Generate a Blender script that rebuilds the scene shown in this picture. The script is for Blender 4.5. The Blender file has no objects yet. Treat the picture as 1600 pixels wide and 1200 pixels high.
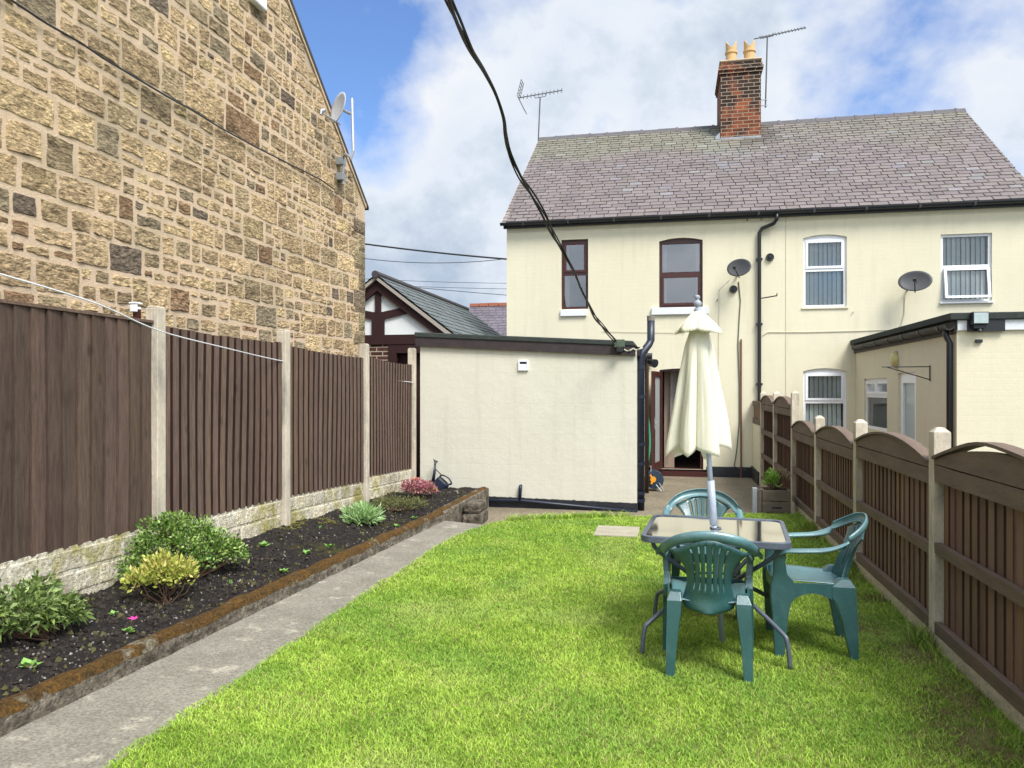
import bpy, math, random
import numpy as np
from mathutils import Vector, Matrix, noise, Euler
random.seed(7); rng = np.random.default_rng(11)
R = math.radians
S = bpy.context.scene
COL = S.collection
# ------------------------------------------------------------ camera, sky, sun, exposure
YAW = 11.77; H = 1.6; F = 1200.0; U0 = 800.0; V0 = 608.0
cam_d = bpy.data.cameras.new('camera'); cam = bpy.data.objects.new('camera', cam_d); COL.objects.link(cam)
cam.location = (0, 0, H); cam.rotation_euler = (R(90), 0, R(YAW))
cam_d.sensor_width = 36; cam_d.lens = 27.0; cam_d.shift_y = 8/1600; cam_d.clip_start = .05; cam_d.clip_end = 3000
S.camera = cam
SUN_EL, SUN_AZ = 54, 136       # azimuth clockwise from +y
W = bpy.data.worlds.new('World'); S.world = W; W.use_nodes = True
nt = W.node_tree; N = nt.nodes; L = nt.links; N.clear()
def wn(t, **k):
    n = N.new(t)
    for a, b in k.items(): setattr(n, a, b)
    return n
sky = wn('ShaderNodeTexSky', sky_type='NISHITA', sun_disc=False, sun_elevation=R(SUN_EL), sun_rotation=R(SUN_AZ))
tc = wn('ShaderNodeTexCoord'); sep = wn('ShaderNodeSeparateXYZ'); L.new(tc.outputs['Generated'], sep.inputs[0])
def wm(op, a, b=None, clamp=False):
    n = wn('ShaderNodeMath', operation=op); n.use_clamp = clamp
    for i, x in enumerate((a, b)):
        if x is None: continue
        if isinstance(x, (int, float)): n.inputs[i].default_value = x
        else: L.new(x, n.inputs[i])
    return n.outputs[0]
zz = wm('ADD', wm('MAXIMUM', sep.outputs[2], 0.0), 0.75)
cmb = wn('ShaderNodeCombineXYZ'); L.new(wm('DIVIDE', sep.outputs[0], zz), cmb.inputs[0]); L.new(wm('DIVIDE', sep.outputs[1], zz), cmb.inputs[1])
mp = wn('ShaderNodeMapping'); L.new(cmb.outputs[0], mp.inputs[0]); mp.inputs['Location'].default_value = (-16.095391, 7.607250, 3.510727)
def wnoise(scale, det, rough, dist=0):
    n = wn('ShaderNodeTexNoise'); L.new(mp.outputs[0], n.inputs['Vector'])
    n.inputs['Scale'].default_value = scale; n.inputs['Detail'].default_value = det; n.inputs['Roughness'].default_value = rough
    n.inputs['Distortion'].default_value = dist; return n.outputs['Fac']
def wramp(x, a, b, ca=(0,0,0,1), cb=(1,1,1,1), mid=None):
    r = wn('ShaderNodeValToRGB'); L.new(x, r.inputs[0]); e = r.color_ramp.elements
    e[0].position = a; e[0].color = ca; e[1].position = b; e[1].color = cb
    if mid: m = e.new(mid[0]); m.color = mid[1]
    return r.outputs[0]
big = wnoise(2.6, 9, .56, .1)
mask = wramp(big, .335, .455)
shade = wramp(wm('ADD', wm('MULTIPLY', big, .9), wm('MULTIPLY', wnoise(6.5, 8, .6), .45)), .50, .80, (1.0, 1.0, 1.0, 1), (.50, .60, .73, 1), (.68, (.80, .87, .95, 1)))
blue = wn('ShaderNodeMix', data_type='RGBA', blend_type='MULTIPLY'); blue.inputs['Factor'].default_value = 1
L.new(sky.outputs[0], blue.inputs['A']); blue.inputs['B'].default_value = (.85, 1.05, 1.36, 1)
cl = wn('ShaderNodeMix', data_type='RGBA', blend_type='MULTIPLY'); cl.inputs['Factor'].default_value = 1
L.new(shade, cl.inputs['A']); cl.inputs['B'].default_value = (6.1, 6.1, 6.2, 1)
mx = wn('ShaderNodeMix', data_type='RGBA'); L.new(mask, mx.inputs['Factor']); L.new(blue.outputs['Result'], mx.inputs['A']); L.new(cl.outputs['Result'], mx.inputs['B'])
dvec = (math.sin(R(SUN_AZ))*math.cos(R(SUN_EL)), math.cos(R(SUN_AZ))*math.cos(R(SUN_EL)), math.sin(R(SUN_EL)))
dp_ = wn('ShaderNodeVectorMath', operation='DOT_PRODUCT'); L.new(tc.outputs['Generated'], dp_.inputs[0]); dp_.inputs[1].default_value = dvec
glow = wm('ADD', wm('MULTIPLY', wm('POWER', wm('MAXIMUM', dp_.outputs['Value'], 0.0), 3.0), 2.2), 1.0)   # sky boosted round the veiled sun, behind the camera, added as soft fill
gx = wn('ShaderNodeVectorMath', operation='SCALE'); L.new(mx.outputs['Result'], gx.inputs[0]); L.new(glow, gx.inputs['Scale'])
bg = wn('ShaderNodeBackground'); bg.inputs[1].default_value = 0.12; L.new(gx.outputs[0], bg.inputs[0])
wo = wn('ShaderNodeOutputWorld'); L.new(bg.outputs[0], wo.inputs[0])
sd = bpy.data.lights.new('sun', 'SUN'); sd.energy = 3.7; sd.angle = R(22); sd.color = (1, .95, .87)
sun = bpy.data.objects.new('sun', sd); COL.objects.link(sun)
dv = Vector((math.sin(R(SUN_AZ))*math.cos(R(SUN_EL)), math.cos(R(SUN_AZ))*math.cos(R(SUN_EL)), math.sin(R(SUN_EL))))
sun.rotation_euler = dv.to_track_quat('Z', 'Y').to_euler()
S.view_settings.view_transform = 'Standard'; S.view_settings.look = 'None'; S.view_settings.gamma = 1
S.view_settings.exposure = 0.43; S.view_settings.use_curve_mapping = False
S.cycles.max_bounces = 6; S.cycles.transparent_max_bounces = 12; S.cycles.use_denoising = True

# ------------------------------------------------------------ pixel helpers (photo measurements -> metres)
cy, sy = math.cos(R(YAW)), math.sin(R(YAW))
def at(u, v, f):                      # a point f metres in front of the lens
    r = (u-U0)/F*f; return Vector((r*cy-f*sy, f*cy+r*sy, H+(V0-v)/F*f))
def atY(u, v, Y): return at(u, v, Y/(cy+(u-U0)/F*sy))
def atX(u, v, X): return at(u, v, X/((u-U0)/F*cy-sy))
def atZ(u, v, Z): return at(u, v, (H-Z)*F/(v-V0))

# ------------------------------------------------------------ materials
MATS = {}
def mat(name, c1, c2=None, scale=4, rough=.85, bump=0, bscale=30, attr=False, c3=None, s3=1.5, t3=(.5, .65), brick=None, metal=0, spec=.3, stretch=None, trans=0, bdist=.01, plane=False, det=6, grain=.12, gs=60, streak=0, knots=0):
    if name in MATS: return MATS[name]
    m = bpy.data.materials.new(name); m.use_nodes = True; t = m.node_tree; n = t.nodes; l = t.links
    b = n['Principled BSDF']; b.inputs['Roughness'].default_value = rough; b.inputs['Metallic'].default_value = metal
    b.inputs['Specular IOR Level'].default_value = spec
    co = n.new('ShaderNodeTexCoord').outputs['Object']
    base = co
    if plane or brick:
        s_ = n.new('ShaderNodeSeparateXYZ'); l.new(co, s_.inputs[0]); ad = n.new('ShaderNodeMath'); l.new(s_.outputs[0], ad.inputs[0]); l.new(s_.outputs[1], ad.inputs[1])
        cb = n.new('ShaderNodeCombineXYZ'); l.new(ad.outputs[0], cb.inputs[0]); l.new(s_.outputs[2], cb.inputs[1]); pl = cb.outputs[0]
    if stretch:
        mm = n.new('ShaderNodeMapping'); mm.inputs['Scale'].default_value = stretch; l.new(co, mm.inputs[0]); base = mm.outputs[0]
    def nz(sc, d=det, ro=.6, vec=None):
        x = n.new('ShaderNodeTexNoise'); x.inputs['Scale'].default_value = sc; x.inputs['Detail'].default_value = d; x.inputs['Roughness'].default_value = ro
        l.new(vec or base, x.inputs['Vector']); return x.outputs['Fac']
    def ramp(x, a, bb):
        r = n.new('ShaderNodeMapRange'); r.inputs[1].default_value = a; r.inputs[2].default_value = bb; l.new(x, r.inputs[0]); return r.outputs[0]
    def mixc(f, a, bb, bt='MIX'):
        x = n.new('ShaderNodeMix'); x.data_type = 'RGBA'; x.blend_type = bt
        for k, v in (('Factor', f), ('A', a), ('B', bb)):
            if isinstance(v, (tuple, float, int)): x.inputs[k].default_value = v if not isinstance(v, tuple) else (*v[:3], 1)
            else: l.new(v, x.inputs[k])
        return x.outputs['Result']
    c = mixc(ramp(nz(scale), .3, .7), c1, c2 or c1)
    if c3: c = mixc(ramp(nz(s3), *t3), c, c3)
    if grain:
        gm = n.new('ShaderNodeMapRange'); gm.inputs[1].default_value = .34; gm.inputs[2].default_value = .66; gm.inputs[3].default_value = 1-grain; gm.inputs[4].default_value = 1+grain*.5; l.new(nz(gs, 3, .7), gm.inputs[0]); c = mixc(1.0, c, gm.outputs[0], 'MULTIPLY')
    if streak:
        sm = n.new('ShaderNodeMapping'); sm.inputs['Scale'].default_value = (5, 5, .35); l.new(co, sm.inputs[0]); sr = n.new('ShaderNodeMapRange'); sr.inputs[1].default_value = .52; sr.inputs[2].default_value = .75; sr.inputs[3].default_value = 1; sr.inputs[4].default_value = 1-streak
        l.new(nz(1.6, 6, .65, sm.outputs[0]), sr.inputs[0]); c = mixc(1.0, c, sr.outputs[0], 'MULTIPLY')
    if knots:
        km = n.new('ShaderNodeMapping'); km.inputs['Scale'].default_value = (0, 3.4, 1.7); l.new(co, km.inputs[0]); vo = n.new('ShaderNodeTexVoronoi'); vo.inputs['Scale'].default_value = 1.5; l.new(km.outputs[0], vo.inputs['Vector'])
        kr = n.new('ShaderNodeMapRange'); kr.inputs[1].default_value = .05; kr.inputs[2].default_value = .15; kr.inputs[3].default_value = 1-knots; kr.inputs[4].default_value = 1; l.new(vo.outputs['Distance'], kr.inputs[0]); c = mixc(1.0, c, kr.outputs[0], 'MULTIPLY')
    h = None
    if brick:                        # (width, height, mortar, mortar colour, colour strength)
        bt = n.new('ShaderNodeTexBrick'); l.new(pl, bt.inputs['Vector']); bt.inputs['Scale'].default_value = 1
        bt.inputs['Brick Width'].default_value = brick[0]; bt.inputs['Row Height'].default_value = brick[1]; bt.inputs['Mortar Size'].default_value = brick[2]; bt.inputs['Mortar Smooth'].default_value = .3
        bt.inputs['Color1'].default_value = (1, 1, 1, 1); bt.inputs['Color2'].default_value = (brick[4],)*3+(1,); bt.inputs['Mortar'].default_value = (1, 1, 1, 1)
        c = mixc(1.0, c, bt.outputs['Color'], 'MULTIPLY')
        if brick[3]: c = mixc(bt.outputs['Fac'], c, brick[3])
        h = ('b', bt.outputs['Fac'])
    if attr:
        a = n.new('ShaderNodeAttribute'); a.attribute_name = 'col'; c = mixc(1.0, c, a.outputs['Color'], 'MULTIPLY')
    l.new(c, b.inputs['Base Color'])
    if bump:
        bp = n.new('ShaderNodeBump'); bp.inputs['Strength'].default_value = bump; bp.inputs['Distance'].default_value = bdist*2.2
        hh = nz(bscale, 8, .65)
        if h:
            s2 = n.new('ShaderNodeMath'); s2.operation = 'SUBTRACT'; l.new(hh, s2.inputs[0])
            s3_ = n.new('ShaderNodeMath'); s3_.operation = 'MULTIPLY'; l.new(h[1], s3_.inputs[0]); s3_.inputs[1].default_value = .8; l.new(s3_.outputs[0], s2.inputs[1]); hh = s2.outputs[0]
        l.new(hh, bp.inputs['Height']); l.new(bp.outputs[0], b.inputs['Normal'])
    if trans:
        tr = n.new('ShaderNodeBsdfTranslucent'); l.new(c, tr.inputs[0]); ms = n.new('ShaderNodeMixShader'); ms.inputs[0].default_value = trans
        l.new(b.outputs[0], ms.inputs[1]); l.new(tr.outputs[0], ms.inputs[2]); l.new(ms.outputs[0], n['Material Output'].inputs[0])
    MATS[name] = m; return m
def glassmat(name, fac, tint=(.95, .98, 1), rough=.02):
    m = bpy.data.materials.new(name); m.use_nodes = True; n = m.node_tree.nodes; l = m.node_tree.links
    n.remove(n['Principled BSDF']); tr = n.new('ShaderNodeBsdfTransparent'); tr.inputs[0].default_value = (*tint, 1)
    g = n.new('ShaderNodeBsdfGlossy'); g.inputs['Roughness'].default_value = rough; fr = n.new('ShaderNodeFresnel'); fr.inputs[0].default_value = 1.5
    ad = n.new('ShaderNodeMath'); ad.use_clamp = True; l.new(fr.outputs[0], ad.inputs[0]); ad.inputs[1].default_value = fac
    mxs = n.new('ShaderNodeMixShader'); l.new(ad.outputs[0], mxs.inputs[0]); l.new(tr.outputs[0], mxs.inputs[1]); l.new(g.outputs[0], mxs.inputs[2]); l.new(mxs.outputs[0], n['Material Output'].inputs[0]); return m
CREAM = mat('cream_render', (.705, .662, .50), (.66, .62, .46), .9, .9, .13, 11, streak=.09, brick=(.23, .079, .006, None, .985), bdist=.008, c3=(.64, .605, .465), s3=.5, t3=(.58, .8), grain=.05)
CREAM2 = mat('cream_render_blocks', (.645, .625, .525), (.61, .59, .485), .8, .9, .30, 5, streak=.09, brick=(.46, .23, .003, None, .99), bdist=.012, c3=(.58, .565, .475), s3=.45, t3=(.58, .85), grain=.06)
PLINTH = mat('black_paint', (.012, .014, .02), (.03, .032, .038), 6, .55, .5, 14, spec=.4, bdist=.01)
SLATE = mat('purple_slate', (.186, .158, .152), (.150, .128, .126), 7, .75, .3, 40, attr=True, bdist=.004)
MORTAR = mat('mortar', (.64, .485, .335), (.55, .42, .29), 8, .95, .6, 60, bdist=.008, c3=(.44, .35, .24), s3=1.4)
STONE = mat('sandstone', (1.0, .965, .91), (.66, .60, .54), 16, .92, 1.0, 20, attr=True, bdist=.04, grain=.62, gs=26, c3=(.45, .41, .38), s3=2.6, t3=(.53, .65), stretch=(1, .75, 1.8))
WOODL = mat('fence_stain_brown', (.158, .102, .076), (.116, .077, .058), 5, .8, .5, 30, attr=True, stretch=(3, 3, .35), bdist=.006, knots=.45, grain=.3, gs=14)
WOODR = mat('fence_stain_dark', (.215, .132, .088), (.150, .090, .062), 5, .8, .5, 30, attr=True, stretch=(3, 3, .35), bdist=.004)
WOODRAIL = mat('fence_rail_wood', (.175, .124, .094), (.115, .083, .064), 5, .8, .5, 20, attr=True, stretch=(3, .5, 3), bdist=.005)
CONC = mat('concrete_post', (.62, .55, .44), (.42, .37, .29), 6, .92, .5, 50, c3=(.27, .25, .21), s3=5, t3=(.5, .72), bdist=.005, stretch=(1, 1, .4))
GRAVB = mat('gravel_board_concrete', (.82, .77, .64), (.52, .46, .33), 11, .92, 1, 34, grain=.35, gs=40, streak=.35, attr=True, c3=(.42, .38, .14), s3=3.5, t3=(.50, .66), bdist=.012)
PATHC = mat('path_concrete', (.285, .265, .215), (.205, .19, .15), 3.5, .95, .9, 40, grain=.42, gs=75, c3=(.40, .37, .29), s3=5, t3=(.57, .68), bdist=.006)
PATIO = mat('patio_concrete', (.24, .20, .14), (.16, .135, .095), 1.6, .95, .6, 60, grain=.35, gs=30, c3=(.12, .10, .08), s3=1.2, t3=(.55, .75), bdist=.006)
SOIL = mat('soil', (.050, .040, .034), (.016, .014, .014), 16, 1, 1, 45, grain=.5, gs=70, c3=(.075, .07, .018), s3=2.2, t3=(.56, .68), bdist=.03)
KERB = mat('kerb_concrete', (.36, .31, .235), (.09, .075, .052), 8, .95, 1, 30, bdist=.035, grain=.7, gs=32, c3=(.05, .043, .03), s3=4, t3=(.56, .68))
MOSS = mat('kerb_moss', (.185, .092, .017), (.075, .045, .014), 9, 1, 1, 60, bdist=.02, grain=.6, gs=50, c3=(.26, .23, .16), s3=5, t3=(.58, .66))
LAWNS = mat('lawn_soil', (.18, .20, .055), (.12, .15, .03), 5, 1, .8, 40, bdist=.01)
GRASS = mat('grass_blades', (1, 1, 1), None, 1, .6, attr=True, trans=.25, spec=.25)
LEAF = mat('leaves', (1, 1, 1), None, 1, .5, attr=True, trans=.2, spec=.4)
TWIG = mat('twigs', (.13, .07, .045), (.08, .05, .035), 20, .9)
UPVC = mat('white_upvc', (.82, .84, .88), None, 1, .35, spec=.5)
SILLW = mat('white_sill_paint', (.74, .76, .82), (.66, .68, .74), 6, .7, .3, 20)
BROWNF = mat('brown_frame', (.065, .018, .016), (.05, .014, .013), 6, .35, spec=.5)
BLACKP = mat('black_plastic', (.016, .018, .022), None, 1, .38, spec=.5)
NAVYP = mat('navy_black_pipe', (.010, .016, .034), None, 1, .4, spec=.5)
GREYMET = mat('grey_metal', (.42, .44, .46), (.34, .36, .38), 20, .45, metal=.4); AERM = mat('aerial_metal', (.11, .115, .12), None, 1, .5, metal=.3)
DISHG = mat('dish_grey', (.07, .072, .075), (.055, .056, .06), 5, .5)
DISHL = mat('dish_light', (.45, .48, .53), None, 1, .5)
BRICK = mat('chimney_brick', (.36, .105, .042), (.23, .068, .034), 3, .9, .6, 40, brick=(.26, .092, .010, (.33, .26, .19), .45), c3=(.045, .03, .025), s3=2.2, t3=(.45, .56), bdist=.012)
BRICK2 = mat('pier_brick', (.13, .05, .035), (.07, .03, .025), 9, .9, .5, 40, brick=(.235, .079, .011, (.40, .33, .25), .5), bdist=.01)
BUFFP = mat('chimney_pot_clay', (.62, .42, .20), (.52, .35, .17), 6, .8)
LEAD = mat('lead_flashing', (.36, .38, .42), (.27, .29, .33), 6, .6, .3, 12)
FELT = mat('mineral_felt', (.055, .065, .060), (.035, .042, .040), 9, .95, .6, 80)
FASC = mat('fascia_dark_brown', (.055, .042, .042), (.035, .028, .03), 7, .6, .2, 20)
TIMB = mat('black_brown_timber', (.032, .012, .012), None, 1, .6)
WHITEP = mat('white_panel', (.72, .75, .74), None, 1, .8)
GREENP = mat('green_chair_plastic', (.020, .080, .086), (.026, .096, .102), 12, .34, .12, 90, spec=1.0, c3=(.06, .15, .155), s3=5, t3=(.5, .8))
FADED_SHEEN = mat('faded_sheen_green_plastic', (.10, .20, .215), (.055, .135, .148), 9, .33, .12, 90, spec=1.0, c3=(.12, .27, .29), s3=4, t3=(.5, .75))  # fading plus sky sheen, both put into the colour of up-facing parts
TBLM = mat('table_frame_metal', (.095, .115, .15), (.07, .085, .115), 20, .4, spec=.6)
POLEM = mat('parasol_pole_metal', (.36, .42, .50), (.31, .37, .45), 9, .42, spec=.6)
CANV = mat('parasol_canvas', (.86, .84, .70), (.82, .80, .65), 3, .9, .15, 160, trans=.3, bdist=.002, grain=.03)
DARK = mat('dark_interior', (.03, .028, .026), None, 1, .9)
ROOMW = mat('room_wall', (.42, .32, .24), None, 1, .9)
CURT = mat('net_curtain', (.66, .62, .60), (.55, .52, .5), 8, .9, trans=.3)
BLIND = mat('vertical_blind', (.80, .88, .84), (.74, .82, .79), 8, .8, trans=.25, attr=True)
GLASS = glassmat('window_glass', .30); GLASSB = glassmat('blind_glass', .07); GLASST = glassmat('table_glass', .72, (.6, .6, .6), .05)
WIREB = mat('black_wire', (.012, .012, .014), None, 1, .5); WIREW = mat('white_line', (.75, .76, .80), None, 1, .6)
ORANGEP = mat('orange_plastic', (.80, .33, .03), None, 1, .4); TEALP = mat('teal_plastic', (.03, .35, .38), None, 1, .4)
PLWOOD = mat('planter_wood', (.20, .165, .125), (.14, .115, .09), 6, .9, .5, 40, stretch=(1, 1, 4))
TERRA = mat('terracotta', (.50, .25, .16), (.42, .22, .15), 8, .9)
YEL = mat('yellow_petal', (.80, .62, .03), None, 1, .6)
GRNDM = mat('ground_earth', (.12, .12, .06), (.09, .10, .05), 1, 1)

# ------------------------------------------------------------ mesh building
class MB:
    def __init__(s): s.v = []; s.f = []; s.c = []
    def add(s, vs, fs, col=(1, 1, 1)):
        o = len(s.v); s.v += [tuple(p) for p in vs]; s.f += [tuple(i+o for i in f) for f in fs]; s.c += [col]*len(fs)
    def box(s, x0, x1, y0, y1, z0, z1, col=(1, 1, 1), fn=None):
        vs = [(x, y, z) for z in (z0, z1) for y in (y0, y1) for x in (x0, x1)]
        if fn: vs = [fn(*p) for p in vs]
        s.add(vs, [(0, 2, 3, 1), (4, 5, 7, 6), (0, 1, 5, 4), (2, 6, 7, 3), (0, 4, 6, 2), (1, 3, 7, 5)], col)
    def tube(s, pts, r, seg=8, col=(1, 1, 1), cap=True, flat=None):
        pts = [Vector(p) for p in pts]; n = len(pts); rr = r if isinstance(r, (list, tuple)) else [r]*n
        up = None; rings = []
        for i, p in enumerate(pts):
            t = (pts[min(i+1, n-1)]-pts[max(i-1, 0)]).normalized()
            if up is None: up = t.orthogonal().normalized()
            up = (up-t*up.dot(t)).normalized(); w = t.cross(up)
            rings.append([p+(up*math.cos(a)+w*math.sin(a))*rr[i] for a in (2*math.pi*k/seg for k in range(seg))])
        vs = [q for ring in rings for q in ring]; fs = []
        for i in range(n-1):
            for k in range(seg):
                k2 = (k+1) % seg; fs.append((i*seg+k, i*seg+k2, (i+1)*seg+k2, (i+1)*seg+k))
        if cap: fs += [tuple(range(seg))[::-1], tuple((n-1)*seg+k for k in range(seg))]
        s.add(vs, fs, col)
    def prism(s, poly, fn, d0, d1, col=(1, 1, 1)):      # poly in (a,b); fn(a,b,d)->xyz
        n = len(poly); vs = [fn(a, b, d0) for a, b in poly]+[fn(a, b, d1) for a, b in poly]
        s.add(vs, [tuple(range(n)), tuple(range(n, 2*n))[::-1]]+[(i, i+n, (i+1) % n+n, (i+1) % n) for i in range(n)], col)
    def lathe(s, prof, c, seg=20, axis='z', col=(1, 1, 1)):
        vs = []; n = len(prof)
        for r, h in prof:
            for k in range(seg):
                a = 2*math.pi*k/seg; p = (r*math.cos(a), r*math.sin(a), h)
                if axis == 'y': p = (p[0], p[2], p[1])
                if axis == 'x': p = (p[2], p[0], p[1])
                vs.append((p[0]+c[0], p[1]+c[1], p[2]+c[2]))
        s.add(vs, [(i*seg+k, i*seg+(k+1) % seg, (i+1)*seg+(k+1) % seg, (i+1)*seg+k) for i in range(n-1) for k in range(seg)], col)
    def sheet(s, grid, col=(1, 1, 1)):
        a = len(grid); b = len(grid[0]); s.add([p for r in grid for p in r], [(i*b+j, i*b+j+1, (i+1)*b+j+1, (i+1)*b+j) for i in range(a-1) for j in range(b-1)], col)
    def xf(s, M):
        s.v = [tuple(M @ Vector(p)) for p in s.v]; return s
    def build(s, name, m, parent=None, smooth=False, bevel=0, solid=0, sub=0, fixn=True):
        me = bpy.data.meshes.new(name); me.from_pydata(s.v, [], s.f)
        ca = me.attributes.new('col', 'FLOAT_COLOR', 'CORNER'); arr = []
        for f, c in zip(s.f, s.c): arr += [c[0], c[1], c[2], 1.0]*len(f)
        ca.data.foreach_set('color', arr)
        if fixn:
            import bmesh
            bm = bmesh.new(); bm.from_mesh(me); bmesh.ops.recalc_face_normals(bm, faces=bm.faces); bm.to_mesh(me); bm.free()
        if smooth: me.polygons.foreach_set('use_smooth', [True]*len(me.polygons))
        me.materials.append(m); o = bpy.data.objects.new(name, me); COL.objects.link(o)
        if parent: o.parent = parent; o.matrix_parent_inverse = pinv(parent)
        if solid: q = o.modifiers.new('s', 'SOLIDIFY'); q.thickness = solid; q.offset = 0
        if bevel: q = o.modifiers.new('b', 'BEVEL'); q.width = bevel; q.segments = 2; q.limit_method = 'ANGLE'
        if sub: q = o.modifiers.new('u', 'SUBSURF'); q.levels = sub; q.render_levels = sub
        return o
def pinv(p):
    M = Matrix.Identity(4)
    chain = []
    while p: chain.append(p); p = p.parent
    for q in reversed(chain): M = M @ q.matrix_parent_inverse @ Matrix.LocRotScale(q.location, q.rotation_euler, q.scale)
    return M.inverted()
def tag(o, label, cat=None, group=None, kind=None):
    if label: o['label'] = label
    if cat: o['category'] = cat
    if group: o['group'] = group
    if kind: o['kind'] = kind
    return o
def thing(name, label, cat, loc=(0, 0, 0), group=None, rz=0):
    o = bpy.data.objects.new(name, None); COL.objects.link(o); o.location = loc; o.rotation_euler = (0, 0, rz); o.empty_display_size = .2
    return tag(o, label, cat, group)
def copy_tree(o, parent=None):
    c = o.copy(); COL.objects.link(c)
    if parent: c.parent = parent
    for ch in list(o.children): copy_tree(ch, c)
    return c
def nz3(x, y, z, s=1): return noise.noise(Vector((x*s, y*s, z*s)))
def rc(a, b): return random.uniform(a, b)

# ------------------------------------------------------------ rubble stonework: every stone a raised patch
def rubble(mb, fn, A, B, unit, wr, hr, gap, bulge, palette, clip=None, amp=.012, res=.05, seed=3, coursed=False):
    rd = random.Random(seed); rects = []; na = int((A[1]-A[0])/unit); nb = int((B[1]-B[0])/unit)
    if coursed:
        z = B[0]
        def strip(a, e, b, h, depth):
            while a < e-.05:
                w = min(e-a, max(.13, h*rd.choice((.75, 1.0, 1.1, 1.3, 1.3, 1.6, 1.9))*rd.uniform(.85, 1.15)+.03))
                if e-a-w < .15: w = e-a
                if depth and h > .2 and rd.random() < .34:
                    w = min(e-a, w*rd.uniform(1.1, 1.9)); k = rd.uniform(.34, .66); strip(a, a+w, b, h*k, 0); strip(a, a+w, b+h*k, h*(1-k), 0)
                else: rects.append((a, a+w, b, b+h))
                a += w
        while z < B[1]:
            h = rd.choice((.15, .18, .21, .24, .27, .30))*rd.uniform(.9, 1.1); strip(A[0]+rd.uniform(-.2, 0), A[1], z, h, 1); z += h
    else:
        occ = [[False]*na for _ in range(nb)]
        for j in range(nb):
            for i in range(na):
                if occ[j][i]: continue
                w = rd.choice(wr); h = rd.choice(hr); w2 = 0
                while w2 < w and i+w2 < na and not occ[j][i+w2]: w2 += 1
                h2 = 1
                while h2 < h and j+h2 < nb and not any(occ[j+h2][i+k] for k in range(w2)): h2 += 1
                for y in range(h2):
                    for x in range(w2): occ[j+y][i+x] = True
                rects.append((A[0]+i*unit, A[0]+(i+w2)*unit, B[0]+j*unit, B[0]+(j+h2)*unit))
    for (ra, rb, rc_, rd_) in rects:
            a0 = ra+gap*rd.uniform(.2, .8); a1 = rb-gap*rd.uniform(.2, .8); b0 = rc_+gap*rd.uniform(.2, .8); b1 = rd_-gap*rd.uniform(.2, .8)
            if clip and clip((a0+a1)/2, b0) <= .02: continue
            nu = max(5, int((a1-a0)/res)+3); nv = max(5, int((b1-b0)/res)+3); ea = min(.2, .012/(a1-a0)); eb = min(.2, .012/(b1-b0))
            off = rd.uniform(0, 50); base = rd.choice(palette); vv = rd.uniform(.78, 1.15); col = tuple(c*vv for c in base)
            cor = [rd.uniform(-1, 1)*gap*.35 for _ in range(8)]; bu = bulge*rd.uniform(.5, 1.3)
            g = []
            for q in range(nv):
                row = []
                for p in range(nu):
                    s = 0 if p == 0 else 1 if p == nu-1 else ea+(1-2*ea)*(p-1)/(nu-3); t = 0 if q == 0 else 1 if q == nv-1 else eb+(1-2*eb)*(q-1)/(nv-3)
                    edge = 0 if (p in (0, nu-1) or q in (0, nv-1)) else 1
                    cr = .22 if (min(s, 1-s) < .01 and min(t, 1-t) < .01) else 0
                    ss = s+(cr*gap*1.6/(a1-a0))*(1 if s < .5 else -1); tt = t+(cr*gap*1.6/(b1-b0))*(1 if t < .5 else -1)
                    a = a0+(a1-a0)*ss+(1-t)*(1-s)*cor[0]+t*s*cor[1]+nz3(a0*3+s*2, t*3, off)*gap*.5
                    b = b0+(b1-b0)*tt+(1-t)*s*cor[2]+t*(1-s)*cor[3]+nz3(s*3, b0*3+t*2, off+9)*gap*.5
                    d = -.008 if not edge else max(.003, bu+amp*nz3(a*9, b*12, off)+amp*.6*nz3(a*24, b*30, off))
                    if clip:
                        b = min(b, b+clip(a, b)-.005) if clip(a, b) < 0 else b
                    row.append(fn(a, b, d))
                g.append(row)
            mb.sheet(g, col)

# ------------------------------------------------------------ slate roofs
def slates(name, parent, e0, e1, r1, r0, rows, wid, tint=None, thick=.014, m=SLATE):
    e0, e1, r0, r1 = map(Vector, (e0, e1, r0, r1)); mb = MB()
    nrm = (e1-e0).cross(r0-e0).normalized()
    if nrm.z < 0: nrm = -nrm
    mb.add([e0-nrm*.01, e1-nrm*.01, r1-nrm*.01, r0-nrm*.01], [(0, 1, 2, 3)], (.30, .29, .29))
    def P(s, t, h): return (e0.lerp(e1, s)).lerp(r0.lerp(r1, s), t)+nrm*h
    for j in range(rows):
        t0, t1 = j/rows, (j+1.12)/rows if j < rows-1 else 1
        ln = (e1-e0).length*(1-t0)+(r1-r0).length*t0; x = -(wid*.5 if j % 2 else 0)*rc(.9, 1.1); sag = 0
        while x < ln:
            w = wid*rc(.9, 1.1); a = max(0, x+.008)/ln; b = min(ln, x+w-.008)/ln; x += w
            if b-a < .002: continue
            h = thick+rc(-.003, .006); dt = rc(-.06, .05)/rows if j else 0
            v = rc(.87, 1.12); c = (v, v*rc(.97, 1.02), v*rc(.96, 1.03))
            mid = P((a+b)/2, t0, 0)
            if tint: c = tint(mid, (a+b)/2, t0, c)
            k = min(.985, max(.0, t0+dt)); 
            mb.add([P(a, k, h), P(b, k, h+rc(-.002, .002)), P(b, t1, .002), P(a, t1, .002), P(a, k, -.008), P(b, k, -.008)], [(0, 1, 2, 3), (4, 5, 1, 0)], c)
    return mb.build(name, m, parent, fixn=False)

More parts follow.
